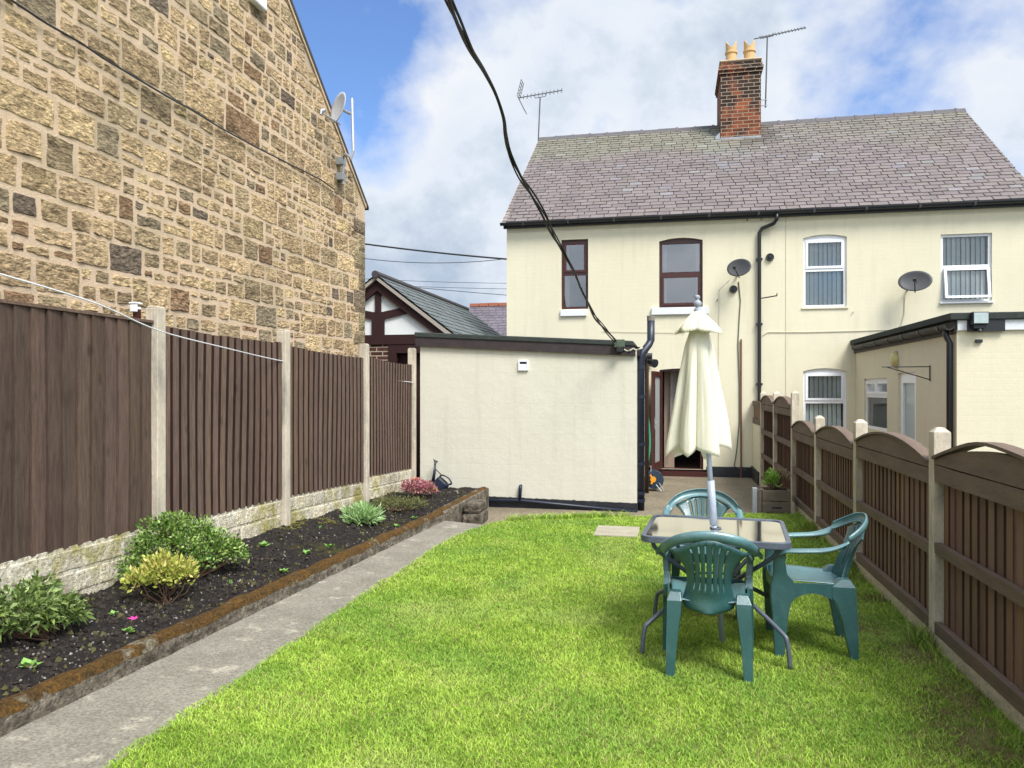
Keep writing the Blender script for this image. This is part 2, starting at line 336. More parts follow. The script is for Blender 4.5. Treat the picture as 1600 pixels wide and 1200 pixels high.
# ------------------------------------------------------------ walls with openings
def wall(mb, fn, s0, s1, z0, z1, ops, depth):
    ss = sorted({s0, s1, *[o[0] for o in ops], *[o[1] for o in ops]}); zs = sorted({z0, z1, *[o[2] for o in ops], *[o[3]+o[4] for o in ops]})
    for i in range(len(ss)-1):
        for j in range(len(zs)-1):
            sm, zm = (ss[i]+ss[i+1])/2, (zs[j]+zs[j+1])/2
            if any(o[0] < sm < o[1] and o[2] < zm < o[3]+o[4] for o in ops): continue
            mb.add([fn(ss[i], zs[j], 0), fn(ss[i+1], zs[j], 0), fn(ss[i+1], zs[j+1], 0), fn(ss[i], zs[j+1], 0)], [(0, 1, 2, 3)])
    for a, b, c, d, r in ops:
        n = 10 if r else 1; pts = [(a+(b-a)*k/n, d+r*(1-(2*k/n-1)**2)) for k in range(n+1)]
        for k in range(n):
            p, q = pts[k], pts[k+1]
            if r: mb.add([fn(p[0], p[1], 0), fn(q[0], q[1], 0), fn(q[0], d+r, 0), fn(p[0], d+r, 0)], [(0, 1, 2, 3)])
            mb.add([fn(p[0], p[1], 0), fn(q[0], q[1], 0), fn(q[0], q[1], depth), fn(p[0], p[1], depth)], [(0, 1, 2, 3)])
        mb.add([fn(a, c, 0), fn(a, d, 0), fn(a, d, depth), fn(a, c, depth)], [(0, 1, 2, 3)])
        mb.add([fn(b, c, 0), fn(b, d, 0), fn(b, d, depth), fn(b, c, depth)], [(0, 1, 2, 3)])
        mb.add([fn(a, c, 0), fn(b, c, 0), fn(b, c, depth), fn(a, c, depth)], [(0, 1, 2, 3)])
def mbox(mb, fn, a0, a1, b0, b1, d0, d1, col=(1, 1, 1)):
    mb.box(a0, a1, b0, b1, d0, d1, col, fn=fn)
def frame(mb, fn, a0, a1, b0, b1, t, d0, d1):
    mbox(mb, fn, a0, a0+t, b0, b1, d0, d1); mbox(mb, fn, a1-t, a1, b0, b1, d0, d1)
    mbox(mb, fn, a0+t, a1-t, b0, b0+t, d0, d1); mbox(mb, fn, a0+t, a1-t, b1-t, b1, d0, d1)
def window(parent, fn, a0, a1, b0, b1, rise, zt, m, dep=.07, style='plain', glass=GLASS, sash='top', label=None, mull=None):
    mb = MB(); frame(mb, fn, a0, a1, b0, b1, .05, dep, dep+.06); mbox(mb, fn, a0+.05, a1-.05, zt-.03, zt+.03, dep-.002, dep+.055)
    if rise:
        n = 10
        for k in range(n):
            p = a0+(a1-a0)*k/n; q = a0+(a1-a0)*(k+1)/n; h1 = b1+rise*(1-(2*k/n-1)**2); h2 = b1+rise*(1-(2*(k+1)/n-1)**2)
            mb.prism([(p, b1), (q, b1), (q, h2), (p, h1)], fn, dep+.002, dep+.05)
    w = mb.build('window', m, parent)
    if label: w['label'] = label
    lo = (b0+.05, zt-.03); hi = (zt+.03, b1-.05)
    for nm, (c, d) in (('top', hi), ('bottom', lo)):
        t = .008
        cells = [(a0+.05, a1-.05)] if not (mull and nm == 'top') else [(a0+.05, mull-.02), (mull+.02, a1-.05)]
        for (p, q) in cells:
            pane_f = fn
            if sash in (nm, 'both') or (mull and nm == 'top'):
                f2 = fn
                if style == 'ajar' and nm == 'bottom':
                    f2 = (lambda fn, d: (lambda a, b, k: fn(a, b+(d-b)*.02, k-.045-(d-b)*.16)))(fn, d)
                sb = MB(); frame(sb, f2, p, q, c, d, .045, dep-.018, dep+.03); sb.build('sash', m, w); t = .045; pane_f = f2
            gb = MB(); gb.add([pane_f(p+t, c+t, dep+.02), pane_f(q-t, c+t, dep+.02), pane_f(q-t, d-t, dep+.02), pane_f(p+t, d-t, dep+.02)], [(0, 1, 2, 3)]); gb.build('pane', glass, w)
    if mull: mm = MB(); mbox(mm, fn, mull-.02, mull+.02, hi[0], hi[1], dep, dep+.05); mm.build('mullion', m, w)
    return w
def blinds(w, fn, a0, a1, b0, b1, dep=.2, wd=.085, back=True):
    mb = MB(); a = a0
    while a < a1:
        e = a+wd*.93; g = .035
        g = rc(.02, .05); v = rc(.85, 1.05); mb.add([fn(a, b0, dep), fn(e, b0, dep+g), fn(e+rc(-.004, .004), b1, dep+g), fn(a, b1, dep)], [(0, 1, 2, 3)], (v, v, v)); a += wd
    mb.build('vertical_blind', BLIND, w)

# ============================================================ SETTING
FY = 16.1; PZ = -.18; FLX = -3.86; FRX = 1.64
def sz(x, y):
    t = (x-(kx(y)-.06))/((FLX-.02)-(kx(y)-.06)); return .10+t*(.13 if y < 7 else max(.0, .13-.032*(y-7)))
def kx(y): return -3.16+.0515*y if y < 9 else -2.70           # outer foot line of the bed kerb
mb = MB(); mb.add([(-300, -300, -.26), (300, -300, -.26), (300, 600, -.26), (-300, 600, -.26)], [(0, 1, 2, 3)]); tag(mb.build('ground', GRNDM), None, kind='structure')
LEDGE = [(-2.33, -3), (-2.335, 3), (-2.33, 7.6), (-2.26, 8.3), (-2.1, 8.9), (-1.9, 9.2), (-1.57, 9.48), (-1.0, 9.62), (-.39, 9.75), (1.0, 10.25), (1.66, 10.4)]
lawn_poly = LEDGE+[(1.66, -3)]
mb = MB(); mb.prism(lawn_poly, lambda a, b, d: (a, b, d), -.24, 0.0); tag(mb.build('lawn', LAWNS), None, kind='structure')
mb = MB(); mb.prism([(kx(-3), -3), (-2.32, -3), (-2.325, 7.6), (-2.25, 8.3), (-2.12, 8.75), (kx(8.75), 8.95)], lambda a, b, d: (a, b, d), -.24, .006); tag(mb.build('path', PATHC), None, kind='structure')
mb = MB(); mb.prism([(-3.0, 8.0), (3.4, 8.0), (3.4, 16.05), (-3.0, 16.05)], lambda a, b, d: (a, b, d), -.25, PZ); tag(mb.build('patio', PATIO), None, kind='structure')
# soil bed
g = []
for j in range(300):
    y = 0+j*(11.28)/299; row = []
    for i in range(40):
        xa = kx(y)-.06; x = xa+(FLX-.02-xa)*i/39
        z = sz(x, y)+.03*nz3(x, y, 0, 3)+.028*nz3(x, y, 5, 9)+.016*nz3(x, y, 5, 22)
        row.append((x, y, z))
    g.append(row)
mb = MB(); mb.sheet(g); tag(mb.build('flower_bed_soil', SOIL, smooth=False, fixn=False), None, kind='structure')
mb = MB()
for k in range(5200):
    y = rc(1.2, 11) if k % 3 else rc(2.5, 6); t = random.random(); xa = kx(y)-.12; x = xa+(FLX+.03-xa)*t; z = sz(x, y)+.03*nz3(x, y, 0, 3)+.028*nz3(x, y, 5, 9)+.016*nz3(x, y, 5, 22)
    s = rc(.007, .026)*(1.6 if random.random() < .06 else 1); v = random.choice([(.035, .027, .022)]*6+[(.3, .28, .25), (.16, .14, .11), (.10, .08, .06), (.09, .085, .03)]); 
    if v[0] > .09: s *= .5
    M = Matrix.LocRotScale(Vector((x, y, z+s*.2)), Euler((rc(0, 6), rc(0, 6), rc(0, 6))), Vector((s, s*rc(.6, 1), s*rc(.4, .9))))
    P = [M @ Vector(p) for p in ((1, 0, 0), (-1, 0, 0), (0, 1, 0), (0, -1, 0), (0, 0, 1), (0, 0, -1))]
    mb.add(P, [(0, 2, 4), (2, 1, 4), (1, 3, 4), (3, 0, 4), (2, 0, 5), (1, 2, 5), (3, 1, 5), (0, 3, 5)], v)
VCOL = mat('colour_from_mesh', (1, 1, 1), (.75, .75, .75), 60, .9, attr=True)
tag(mb.build('soil_crumbs', VCOL, fixn=False), 'dark crumbs and pale pebbles scattered over the flower bed soil', 'pebbles', kind='stuff')
# kerb
mb = MB(); ms = MB(); y = -3.0; rows = []
def kerbgrid(f, y0, y1, n, prof, amp, seed):
    G = []
    for j in range(n+1):
        y = y0+(y1-y0)*j/n; row = []
        for (dx, z) in prof:
            ax = nz3(y*6, z*9, dx*9+seed)*amp; az = nz3(y*5, dx*8, z*8+seed+7)*amp
            row.append((f(y)+dx+ax, y, z+az))
        G.append(row)
    return G
kerb = thing('bed_kerb', 'low rough concrete kerb with orange moss between the bed and the path', 'kerb', (-2.95, 5, 0))
mb.sheet(kerbgrid(kx, -3, 11.2, 460, [(.0, -.2), (0, 0), (-.004, .03), (-.002, .06), (-.008, .09), (-.03, .118), (-.07, .122), (-.11, .118), (-.135, .10), (-.14, .0)], .016, 0))
mb.build('kerb_wall', KERB, kerb, fixn=False)
ms.sheet(kerbgrid(kx, -3, 11.2, 570, [(-.006+.0, .088), (-.022, .117), (-.04, .130), (-.07, .134), (-.10, .130), (-.125, .112), (-.137, .095)], .016, 0))
ms.build('moss', MOSS, kerb, fixn=False)
# retaining end of the bed and loose blocks
mb = MB(); mb.box(-2.86, -2.70, 8.95, 11.27, -.2, .115); ret = tag(mb.build('bed_end_wall', KERB, bevel=.02), 'short grey concrete retaining wall at the far end of the bed', 'wall')
for i, (x, y, z, w, d, h, lab) in enumerate([(-2.56, 9.9, PZ, .24, .5, .15, 'lower rough grey block stacked at the far end of the flower bed'), (-2.57, 9.93, PZ+.152, .22, .44, .13, 'upper mossy grey block stacked at the far end of the flower bed')]):
    mb = MB()
    for k in range(1): mb.box(x-w/2, x+w/2, y-d/2, y+d/2, z, z+h)
    b = mb.build('stone_block', KERB, bevel=.03); tag(b, lab, 'block', 'blocks at the end of the flower bed')
mb = MB(); mb.box(-.84, -.36, 8.35, 8.92, .0, .022); tag(mb.build('paving_slab', mat('slab_concrete', (.40, .36, .28), (.30, .27, .20), 5, .95, .5, 50), bevel=.006), 'single weathered paving slab set flush in the lawn behind the table', 'paving slab')

# ============================================================ STONE HOUSE (left)
SX = -4.6; ycor = atX(570, 400, SX).y
pr = atX(573, 327, SX); pq = atX(450, 0, SX); slope = (pq.z-pr.z)/(pr.y-pq.y)
def rake(y): return pr.z+(pr.y-y)*slope
APY = 4.6; APZ = rake(APY)
sh = thing('stone_house', 'tall sandstone rubble gable wall of the neighbouring house behind the left fence', 'house', (SX-3, 5, -.2))
mb = MB()
gp = [(-2.2, -.25), (ycor, -.25), (ycor, rake(ycor)), (APY, APZ), (-2.2, rake(ycor))]
mb.prism(gp, lambda a, b, d: (SX-d, a, b), 0, 9); mb.build('wall', MORTAR, sh)
PAL = [(.86, .66, .40)]*7+[(.76, .585, .365)]*6+[(.66, .53, .335)]*4+[(.92, .72, .43)]*5+[(.52, .44, .30)]*2+[(.52, .35, .21)]+[(.95, .76, .44)]*2+[(.33, .27, .21)]
mb = MB()
rubble(mb, lambda a, b, d: (SX+d, a, b), (1.2, ycor-.25), (1.3, 7.6), .062, (2,), (2,), .029, .008, PAL, clip=lambda a, b: rake(a)-.06-b if a > APY else 1, amp=.011, res=.045, seed=12, coursed=True)
# quoins
z = -.2; k = 0
while z < rake(ycor)-.3:
    h = rc(.2, .34); w = .42 if k % 2 else .24
    rubble(mb, lambda a, b, d: (SX+d*.8+.004, a, b), (ycor-w, ycor-.005), (z, z+h), w, (1,), (1,), .016, .012, [(.50, .43, .27), (.44, .36, .23), (.40, .33, .22)], amp=.008, res=.06, seed=k+50) if False else None
    a0, a1, b0, b1 = ycor-w, ycor-.004, z+.01, z+h-.01; off = rc(0, 50)
    G = [[(SX+.006+.012*(1 if 0 < p < 8 and 0 < q < 5 else 0)+.006*nz3(p, q, off, .7), a0+(a1-a0)*p/8, b0+(b1-b0)*q/5) for p in range(9)] for q in range(6)]
    mb.sheet(G, random.choice([(.50, .43, .27), (.44, .36, .23), (.38, .31, .22), (.55, .46, .26)])); z += h; k += 1
mb.build('stonework', STONE, sh, fixn=False)
mb = MB()
f = lambda a, b, d: (SX+.03-d, a, b)
mb.prism([(ycor+.09, rake(ycor+.09)+.0), (ycor+.09, rake(ycor+.09)+.05), (APY, APZ+.07), (APY, APZ)], f, 0, 9.1)
mb.prism([(APY, APZ), (APY, APZ+.07), (-2.4, rake(ycor)-.05), (-2.4, rake(ycor)-.12)], f, 0, 9.1)
mb.build('roof', mat('dark_slate', (.07, .065, .065), (.045, .042, .043), 4, .7), sh)
mb = MB(); mb.prism([(ycor+.02, rake(ycor+.02)-.05), (ycor+.02, rake(ycor+.02)-.002), (APY, APZ-.002), (APY, APZ-.06)], lambda a, b, d: (SX+.022-d, a, b), 0, .1); mb.build('verge_mortar', MORTAR, sh)
mb = MB(); pts = []
for (u, v) in [(-60, -50), (25, 5), (75, 38), (125, 66), (160, 90), (205, 117), (260, 150), (300, 172), (340, 197), (400, 230), (450, 255), (500, 280), (523, 296)]:
    p = atX(u, v, SX+.035); pts.append(p)
mb.tube(pts, .009, 6); mb.build('cable', BLACKP, sh)
p = atX(398, 6, SX); mb = MB(); mb.box(SX+.001, SX+.09, p.y-.16, p.y+.12, p.z-.04, p.z+.34); mb.build('alarm_box', UPVC, sh, bevel=.015)

# dish on the stone house
def dish(name, lab, c, n, a, b, m, mback, wallp, arm_dir, group):
    o = thing(name, lab, 'satellite dish', c, group); n = Vector(n).normalized(); up = (Vector((0, 0, 1))-n*n.z).normalized(); rt = up.cross(n)
    mb = MB(); nr, ns = 6, 28; vs = []; c = Vector(c)
    for i in range(nr+1):
        q = i/nr
        for k in range(ns):
            t = 2*math.pi*k/ns; vs.append(c+rt*(a*q*math.cos(t))+up*(b*q*math.sin(t))+n*(.16*a*(q*q-1)+.06))
    mb.add(vs, [(i*ns+k, i*ns+(k+1) % ns, (i+1)*ns+(k+1) % ns, (i+1)*ns+k) for i in range(nr) for k in range(ns)])
    mb.build('reflector', m, o, smooth=True, solid=.008)
    tip = c+n*.34*a/.24-up*b*.75+rt*arm_dir*a*.0; base = c-up*b*.95
    mb = MB(); mb.tube([base-n*.02, tip], .012, 8); mb.build('feed_arm', mback, o)
    mb = MB(); mb.tube([tip+up*.0, tip+up*.045-n*.05], [.03, .024], 12); mb.tube([tip-n*.0+rt*.03, tip+rt*.035-up*.05], .014, 8); mb.build('receiver', mback, o)
    mb = MB(); mb.tube([c-n*.02, Vector(wallp)], .02, 10); w = Vector(wallp); mb.build('mount_arm', GREYMET, o)
    return o
pd = atX(534, 171, SX+.28)
sd1 = dish('satellite_dish', 'pale satellite dish on a cranked pole at the edge of the stone gable', pd+Vector((0, -.0, 0)), (-.60, -.76, .2), .20, .215, DISHL, GREYMET, pd+Vector((.02, .22, .02)), 0, 'satellite dishes')
sd1['label'] = 'pale satellite dish seen nearly edge on beside the stone gable'
mb = MB(); q0 = atX(536, 288, SX+.08); q1 = atX(536, 248, SX+.08); q2 = atX(541, 241, SX+.2); q3 = atX(549, 247, SX+.34); q4 = atX(552, 236, SX+.36); q5 = atX(550, 154, SX+.30)
mb.tube([q0, q1, q1.lerp(q2, .5)+Vector((0, 0, .03)), q2, q3, q4, q5], .02, 8); mb.build('pole', GREYMET, sd1)
for v in (253, 277):
    p = atX(532, v, SX+.04); mb = MB(); mb.box(SX-.0, SX+.1, p.y-.07, p.y+.06, p.z-.05, p.z+.05); mb.build('wall_bracket', GREYMET, sd1, bevel=.005)
# small bracket on a brown post behind the fence
p = atX(214, 480, FLX-.12); o = thing('lamp_post_stub', 'white hooded lamp on a short brown post behind the left fence', 'garden lamp', (p.x, p.y, 1.5))
mb = MB(); mb.box(p.x-.02, p.x+.02, p.y-.02, p.y+.02, .3, p.z-.02); mb.build('post', BROWNF, o)
mb = MB(); mb.box(p.x-.035, p.x+.03, p.y-.05, p.y+.03, p.z+.02, p.z+.035); mb.box(p.x-.03, p.x+.025, p.y-.045, p.y-.02, p.z-.04, p.z+.02); mb.box(p.x-.025, p.x+.02, p.y-.018, p.y+.025, p.z-.02, p.z+.002); mb.build('lamp_hood', UPVC, o, bevel=.01)

# ============================================================ TERRACED HOUSES
XL, XP, XR = -3.47, 2.22, 6.75; EY, EZ = FY-.13, 5.15; RY, RZ = 20.7, 8.44; BACK = RY*2-EY
h1 = thing('terraced_house', 'cream rendered house with brown framed windows and an open back door', 'house', ((XL+XP)/2, FY, PZ), 'terraced houses')
h2 = thing('terraced_house', 'cream rendered house with white framed windows at the right end of the terrace', 'house', ((XR+XP)/2, FY, PZ), 'terraced houses')
ff = lambda a, b, d: (a, FY+d, b)
def px(u, v=500): return atY(u, v, FY).x
def pz(v, u): return atY(u, v, FY).z
W1 = (px(877), px(919), pz(483, 898), pz(374, 898), 0); W2 = (px(1030), px(1098), pz(480, 1064), pz(376, 1064), .06)
DR = (px(1030.5), px(1099), PZ+.10, pz(578, 1060), .03)
N1 = (px(1255), px(1323), pz(480, 1290), pz(371, 1290), .06); N2 = (px(1470), px(1550), pz(471, 1510), pz(365, 1510), 0); N3 = (px(1255), px(1323), pz(690, 1290), pz(580, 1290), .06)
WZ = EZ-.02
mb = MB(); wall(mb, ff, XL, XP, PZ+.14, WZ, [W1, W2, (DR[0], DR[1], PZ+.14, DR[3], DR[4])], .16)
mb.add([(XL, FY, PZ), (XL, BACK, PZ), (XL, BACK, EZ), (XL, RY, RZ-.06), (XL, FY, WZ)], [(0, 1, 2, 3, 4)])
mb.add([(XL, BACK, PZ), (XP, BACK, PZ), (XP, BACK, EZ), (XL, BACK, EZ)], [(0, 1, 2, 3)]); mb.add([(XP, FY+.3, PZ), (XP, BACK, PZ), (XP, BACK, EZ), (XP, RY, RZ-.1), (XP, FY+.3, EZ)], [(0, 1, 2, 3, 4)])
mb.build('wall', CREAM, h1, fixn=False)
mb = MB(); wall(mb, ff, XP+.002, XR, PZ+.14, WZ, [N1, N2, N3], .13)
mb.add([(XR, FY, PZ), (XR, BACK, PZ), (XR, BACK, EZ), (XR, RY, RZ-.06), (XR, FY, WZ)], [(0, 1, 2, 3, 4)]); mb.add([(XP+.01, BACK, PZ), (XR, BACK, PZ), (XR, BACK, EZ), (XP+.01, BACK, EZ)], [(0, 1, 2, 3)])
mb.add([(XP+.01, FY+.3, PZ), (XP+.01, BACK, PZ), (XP+.01, BACK, EZ), (XP+.01, RY, RZ-.1), (XP+.01, FY+.3, EZ)], [(0, 1, 2, 3, 4)])
mb.build('wall', CREAM, h2, fixn=False)
mb = MB(); mb.box(XP-.006, XP+.008, FY-.006, FY-.001, PZ+.2, WZ-.03); mb.build('render_joint', mat('render_joint', (.55, .50, .38), None, 1, .9), h1)
mb = MB(); mb.box(XL, DR[0]-.06, FY-.02, FY+.1, PZ-.02, PZ+.16); mb.box(DR[1]+.06, XP, FY-.02, FY+.1, PZ-.02, PZ+.21); mb.build('plinth', PLINTH, h1, bevel=.01)
mb = MB(); mb.box(XP+.002, XR, FY-.02, FY+.1, PZ-.02, PZ+.2); mb.build('plinth', PLINTH, h2, bevel=.01)
# inside of the first house: floors and a far partition keep it dark but real
mb = MB(); mb.box(XL+.02, XP-.02, FY+.17, BACK-.02, PZ+.02, PZ+.09); mb.build('floor', mat('brown_floor', (.10, .06, .045), (.07, .045, .035), 4, .6), h1)
mb = MB(); mb.box(XL+.02, XP-.02, FY+.17, BACK-.02, 2.3, 2.5); mb.box(XL+.02, XP-.02, FY+.17, BACK-.02, 4.75, 4.8); mb.build('upper_floor', DARK, h1)
mb = MB(); mb.box(XL+.02, XP-.02, FY+2.6, FY+2.7, PZ, 4.74); mb.build('partition', DARK, h1)
mb = MB(); mb.box(XP+.03, XR-.02, FY+.17, BACK-.02, 2.3, 2.5); mb.box(XP+.03, XR-.02, FY+.17, BACK-.02, 4.75, 4.8); mb.box(XP+.03, XR-.02, FY+2.6, FY+2.7, PZ, 4.74); mb.build('upper_floor', DARK, h2)
zt = lambda v, u: pz(v, u)
w = window(h1, ff, *W1[:4], 0, zt(427, 898), BROWNF, .06, sash='top', label='narrow brown upper window at the left end')
mb = MB(); mb.box(W1[0]+.05, W1[0]+.14, FY+.25, FY+.28, W1[2]+.02, W1[3]-.05); mb.build('curtain', CURT, w)
w = window(h1, ff, *W2[:4], .06, zt(427, 1064), BROWNF, .06, sash='bottom', label='wide arched brown upper window above the parasol')
mb = MB()
for a, b in ((W2[0]+.05, W2[0]+.15), (W2[1]-.13, W2[1]-.04)):
    mb.add([(a, FY+.28, W2[2]), (a+.04, FY+.24, W2[2]), (b, FY+.28, W2[2]), (b, FY+.28, W2[3]), (a+.04, FY+.24, W2[3]), (a, FY+.28, W2[3])], [(0, 1, 4, 5), (1, 2, 3, 4)])
mb.build('curtain', CURT, w)
mb = MB(); mb.box(px(876), px(917), FY-.05, FY+.06, pz(494, 898), pz(484, 898)+.0); mb.build('window_sill', SILLW, h1, bevel=.006)
mb = MB(); mb.box(px(1018), px(1107), FY-.05, FY+.06, pz(491.5, 1060), pz(480.5, 1060)); mb.build('window_sill', SILLW, h1, bevel=.006)
for nn, v, ra, sty in ((N1, 421, .06, 'plain'), (N2, 416, 0, 'ajar'), (N3, 628, .06, 'plain')):
    u = 1510 if nn is N2 else 1290
    w = window(h2, ff, *nn[:4], ra, zt(v, u), UPVC, .045, style=sty, glass=GLASSB, sash='bottom' if nn is N2 else 'top', label={id(N1): 'arched white upper window with vertical blinds', id(N2): 'square headed white upper window with its lower sash tilted open', id(N3): 'arched white ground floor window behind the fence'}[id(nn)])
    blinds(w, ff, nn[0]+.06, nn[1]-.09, nn[2]+.05, nn[3]-.03, .125)
mb = MB(); mb.box(N2[0]-.02, N2[1]+.02, FY-.05, FY+.05, N2[2]-.035, N2[2]-.002); mb.build('window_sill', UPVC, h2)
mb = MB(); mb.box(N1[0]-.03, N1[1]+.03, FY-.025, FY+.05, N1[2]-.03, N1[2]-.002); mb.build('window_sill', CREAM, h2)
# door
d = MB(); frame(d, ff, DR[0], DR[1], DR[2], DR[3]+.03, .06, .05, .12); mb = d; mbox(mb, ff, DR[0]-.05, DR[1]+.08, PZ+.0, PZ+.10, -.10, .14); mb.build('door_frame', BROWNF, h1)
ang = R(100); hx, hy = DR[0]+.02, FY-.01
def df(a, b, c): return (hx+a*math.cos(ang)+c*math.sin(ang)*1, hy-a*math.sin(ang)+c*math.cos(ang), b)
mb = MB(); frame(mb, df, 0, .80, PZ+.12, DR[3]-.04, .10, -.03, .03); mbox(mb, df, .1, .70, PZ+.22, PZ+.32, -.03, .03); dr = mb.build('door', BROWNF, h1, label=None) if False else mb.build('door', BROWNF, h1)
mb = MB(); mb.add([df(.1, PZ+.3, 0), df(.7, PZ+.3, 0), df(.7, DR[3]-.14, 0), df(.1, DR[3]-.14, 0)], [(0, 1, 2, 3)]); mb.build('pane', mat('frosted_pane', (.35, .38, .37), None, 1, .3), dr)
mb = MB(); mb.tube([df(.75, .93, .03), df(.75, .93, .08), df(.62, .93, .085)], .011, 8); mbox(mb, df, .735, .765, .82, 1.04, .031, .042); mb.build('handle', GREYMET, dr)
mb = MB(); mb.box(DR[0]+.09, DR[0]+.30, FY+.55, FY+.6, PZ+.09, 2.2); mb.build('inner_wall', ROOMW, h1)
G = [[(DR[0]+.30-.10*t+.02*math.sin(s*9)+(.16*t*t if t > .4 else 0)*(1-s)-.0, FY+.45+.02*math.sin(s*30), DR[3]+.05-1.9*t) for s in (k/10 for k in range(11))] for t in (q/12 for q in range(13))]
for t, row in enumerate(G):
    tt = t/12
    for s in range(11): row[s] = (DR[0]+.22+.20*(s/10)*(1-tt)**1.2, row[s][1], row[s][2])
mb = MB(); mb.sheet(G); mb.build('curtain', CURT, h1)
# roof
def tint(p, s, t, c):
    x, y, z = p; n = nz3(x*.6, y*.6, 0); n2 = nz3(x*1.7, z*1.7, 4)
    k = max(0, min(1, ((t-.60)*7 if x < 1.2 else (t-.5)*2.0)+n*.7)); green = (.97, 1.07, .86)
    if x > XP: k *= .75
    c = tuple(c[i]*(1+(green[i]*1.05-1)*k) for i in range(3))
    if random.random() < .03: c = (c[0]*1.15, c[1]*1.27, c[2]*1.33)
    if abs(x-2.5+(z-5)*.15) < .45 and t > .7: c = tuple(q*(.72+.2*n2) for q in c)
    if abs(x-1.3) < .5 and t > .35 and n2 > 0: c = (c[0]*1.05, c[1]*1.12, c[2]*1.16)
    return c
SLP = [(XL-.08, EY, EZ), (XP, EY, EZ), (XP, RY, RZ), (XL-.08, RY, RZ)]
EXR = atY(1627, 308, EY).x; RXR = atY(1507, 172, RY).x
slates('roof', h1, SLP[0], SLP[1], SLP[2], SLP[3], 32, .27, tint)
slates('roof', h2, (XP, EY, EZ), (EXR, EY, EZ), (RXR, RY, RZ), (XP, RY, RZ), 32, .27, tint)
for hh, a, b in ((h1, XL-.08, XP), (h2, XP, RXR)):
    mb = MB(); mb.add([(a, BACK, EZ), (b, BACK, EZ), (b, RY, RZ), (a, RY, RZ)], [(0, 1, 2, 3)], (.6, .6, .6)); mb.build('roof_back', SLATE, hh, fixn=False)
    mb = MB(); x = a
    while x < b-.02:
        e = min(b, x+.46); z0 = RZ+rc(-.006, .006)
        mb.prism([(-.13, -.085), (-.06, .02), (0, .045), (.06, .02), (.13, -.085), (.10, -.085), (0, .015), (-.10, -.085)], lambda p, q, dd: (dd, RY+p, z0+q), x, e, (.75, .78, .8)); 
        if e < b-.1: mb.prism([(-.14, -.08), (-.065, .03), (0, .06), (.065, .03), (.14, -.08), (0, .02)], lambda p, q, dd: (dd, RY+p, z0+q), e-.03, e+.03, (.85, .88, .9))
        x = e
    mb.build('ridge_tiles', mat('ridge_tile', (.17, .155, .165), (.12, .11, .115), 5, .8, attr=True), hh)
mb = MB(); mb.add([(XL-.10, EY-.02, EZ-.05), (XL-.10, EY-.02, EZ+.02), (XL-.10, RY, RZ+.02), (XL-.10, RY, RZ-.08)], [(0, 1, 2, 3)])
mb = MB(); mb.prism([(EY-.02, EZ-.06), (EY-.02, EZ-.005), (RY, RZ-.005), (RY, RZ-.07)], lambda a, b, d: (XL-.09+d, a, b), 0, .10); mb.build('verge', mat('verge_mortar', (.35, .31, .27), None, 1, .9), h1)
# gutters
def gutter(hh, x0, x1, y, z, r=.055, name='gutter'):
    mb = MB(); pr_ = [(r*math.cos(a), r*math.sin(a)) for a in (math.pi+math.pi*k/8 for k in range(9))]; pr_ += [(p*.85, q*.85+.004) for p, q in reversed(pr_)]
    mb.prism(pr_, lambda p, q, d: (d, y+p, z+q), x0, x1); g = mb.build(name, BLACKP, hh)
    mb = MB(); x = x0+.5
    while x < x1: mb = MB(); mb.box(x-.02, x+.02, y-r-.006, y+r, z-r-.01, z+.008); x += .95; mb.build('gutter_bracket', BLACKP, g)
    return g
gutter(h1, XL-.10, XP, EY-.05, EZ-.03); gutter(h2, XP, XR+.05, EY-.05, EZ-.03)
mb = MB(); mb.box(XL-.06, XP, FY-.06, FY-.004, EZ-.12, EZ-.015); mb.build('fascia', BLACKP, h1)
mb = MB(); mb.box(XP, XR, FY-.06, FY-.004, EZ-.12, EZ-.015); mb.build('fascia', BLACKP, h2)
xd = px(1186); xo = px(1212)
mb = MB(); mb.tube([(xo, EY-.05, EZ-.08), (xo, EY-.05, EZ-.19), (xo-.05, FY-.10, EZ-.26), (xd+.05, FY-.07, EZ-.34), (xd, FY-.06, EZ-.42), (xd, FY-.06, 1.5), (xd, FY-.06, PZ+.05)], .036, 12)
dp = mb.build('downpipe', BLACKP, h1, smooth=True)
for z in (4.2, 2.9, 1.7): mb = MB(); mb.box(xd-.06, xd+.06, FY-.09, FY-.001, z-.02, z+.02); mb.build('pipe_clip', BLACKP, dp)
# vents, bracket, cables
for (u, v) in ((1203, 402), (1146, 452)):
    p = atY(u, v, FY); mb = MB(); mb.lathe([(0, -.075), (.03, -.075), (.035, -.045), (.07, -.05), (.078, -.03), (.078, 0)], (p.x, FY, p.z), 24, 'y'); mb.build('vent_cap', BLACKP, h1, smooth=False)
mb = MB(); a = atY(1190, 466, FY-.07); b = atY(1214, 462, FY-.35); mb.tube([a, b], .012, 6); mb.tube([b, b+Vector((0, 0, .05))], .01, 6); mb.build('iron_bracket', BLACKP, h1)
def cable(hh, pts, r, m, name='cable', Y=FY-.012):
    mb = MB(); mb.tube([atY(u, v, Y) for u, v in pts], r, 6); return mb.build(name, m, hh)
cable(h1, [(1154, 440), (1157, 470), (1155, 500), (1153, 540), (1155, 600), (1155, 660), (1151, 705), (1147, 728), (1156, 733), (1166, 733)], .010, mat('green_grey_cable', (.12, .13, .09), None, 1, .6))
cable(h1, [(1158, 530), (1158, 640), (1158, 748)], .016, mat('copper_pipe', (.20, .075, .045), (.14, .06, .04), 5, .5), 'copper_pipe', FY-.03)
cable(h2, [(1192, 524), (1200, 519), (1260, 519), (1340, 517), (1398, 515), (1408, 508), (1413, 490), (1414, 463)], .007, mat('cream_cable', (.55, .52, .40), None, 1, .7))
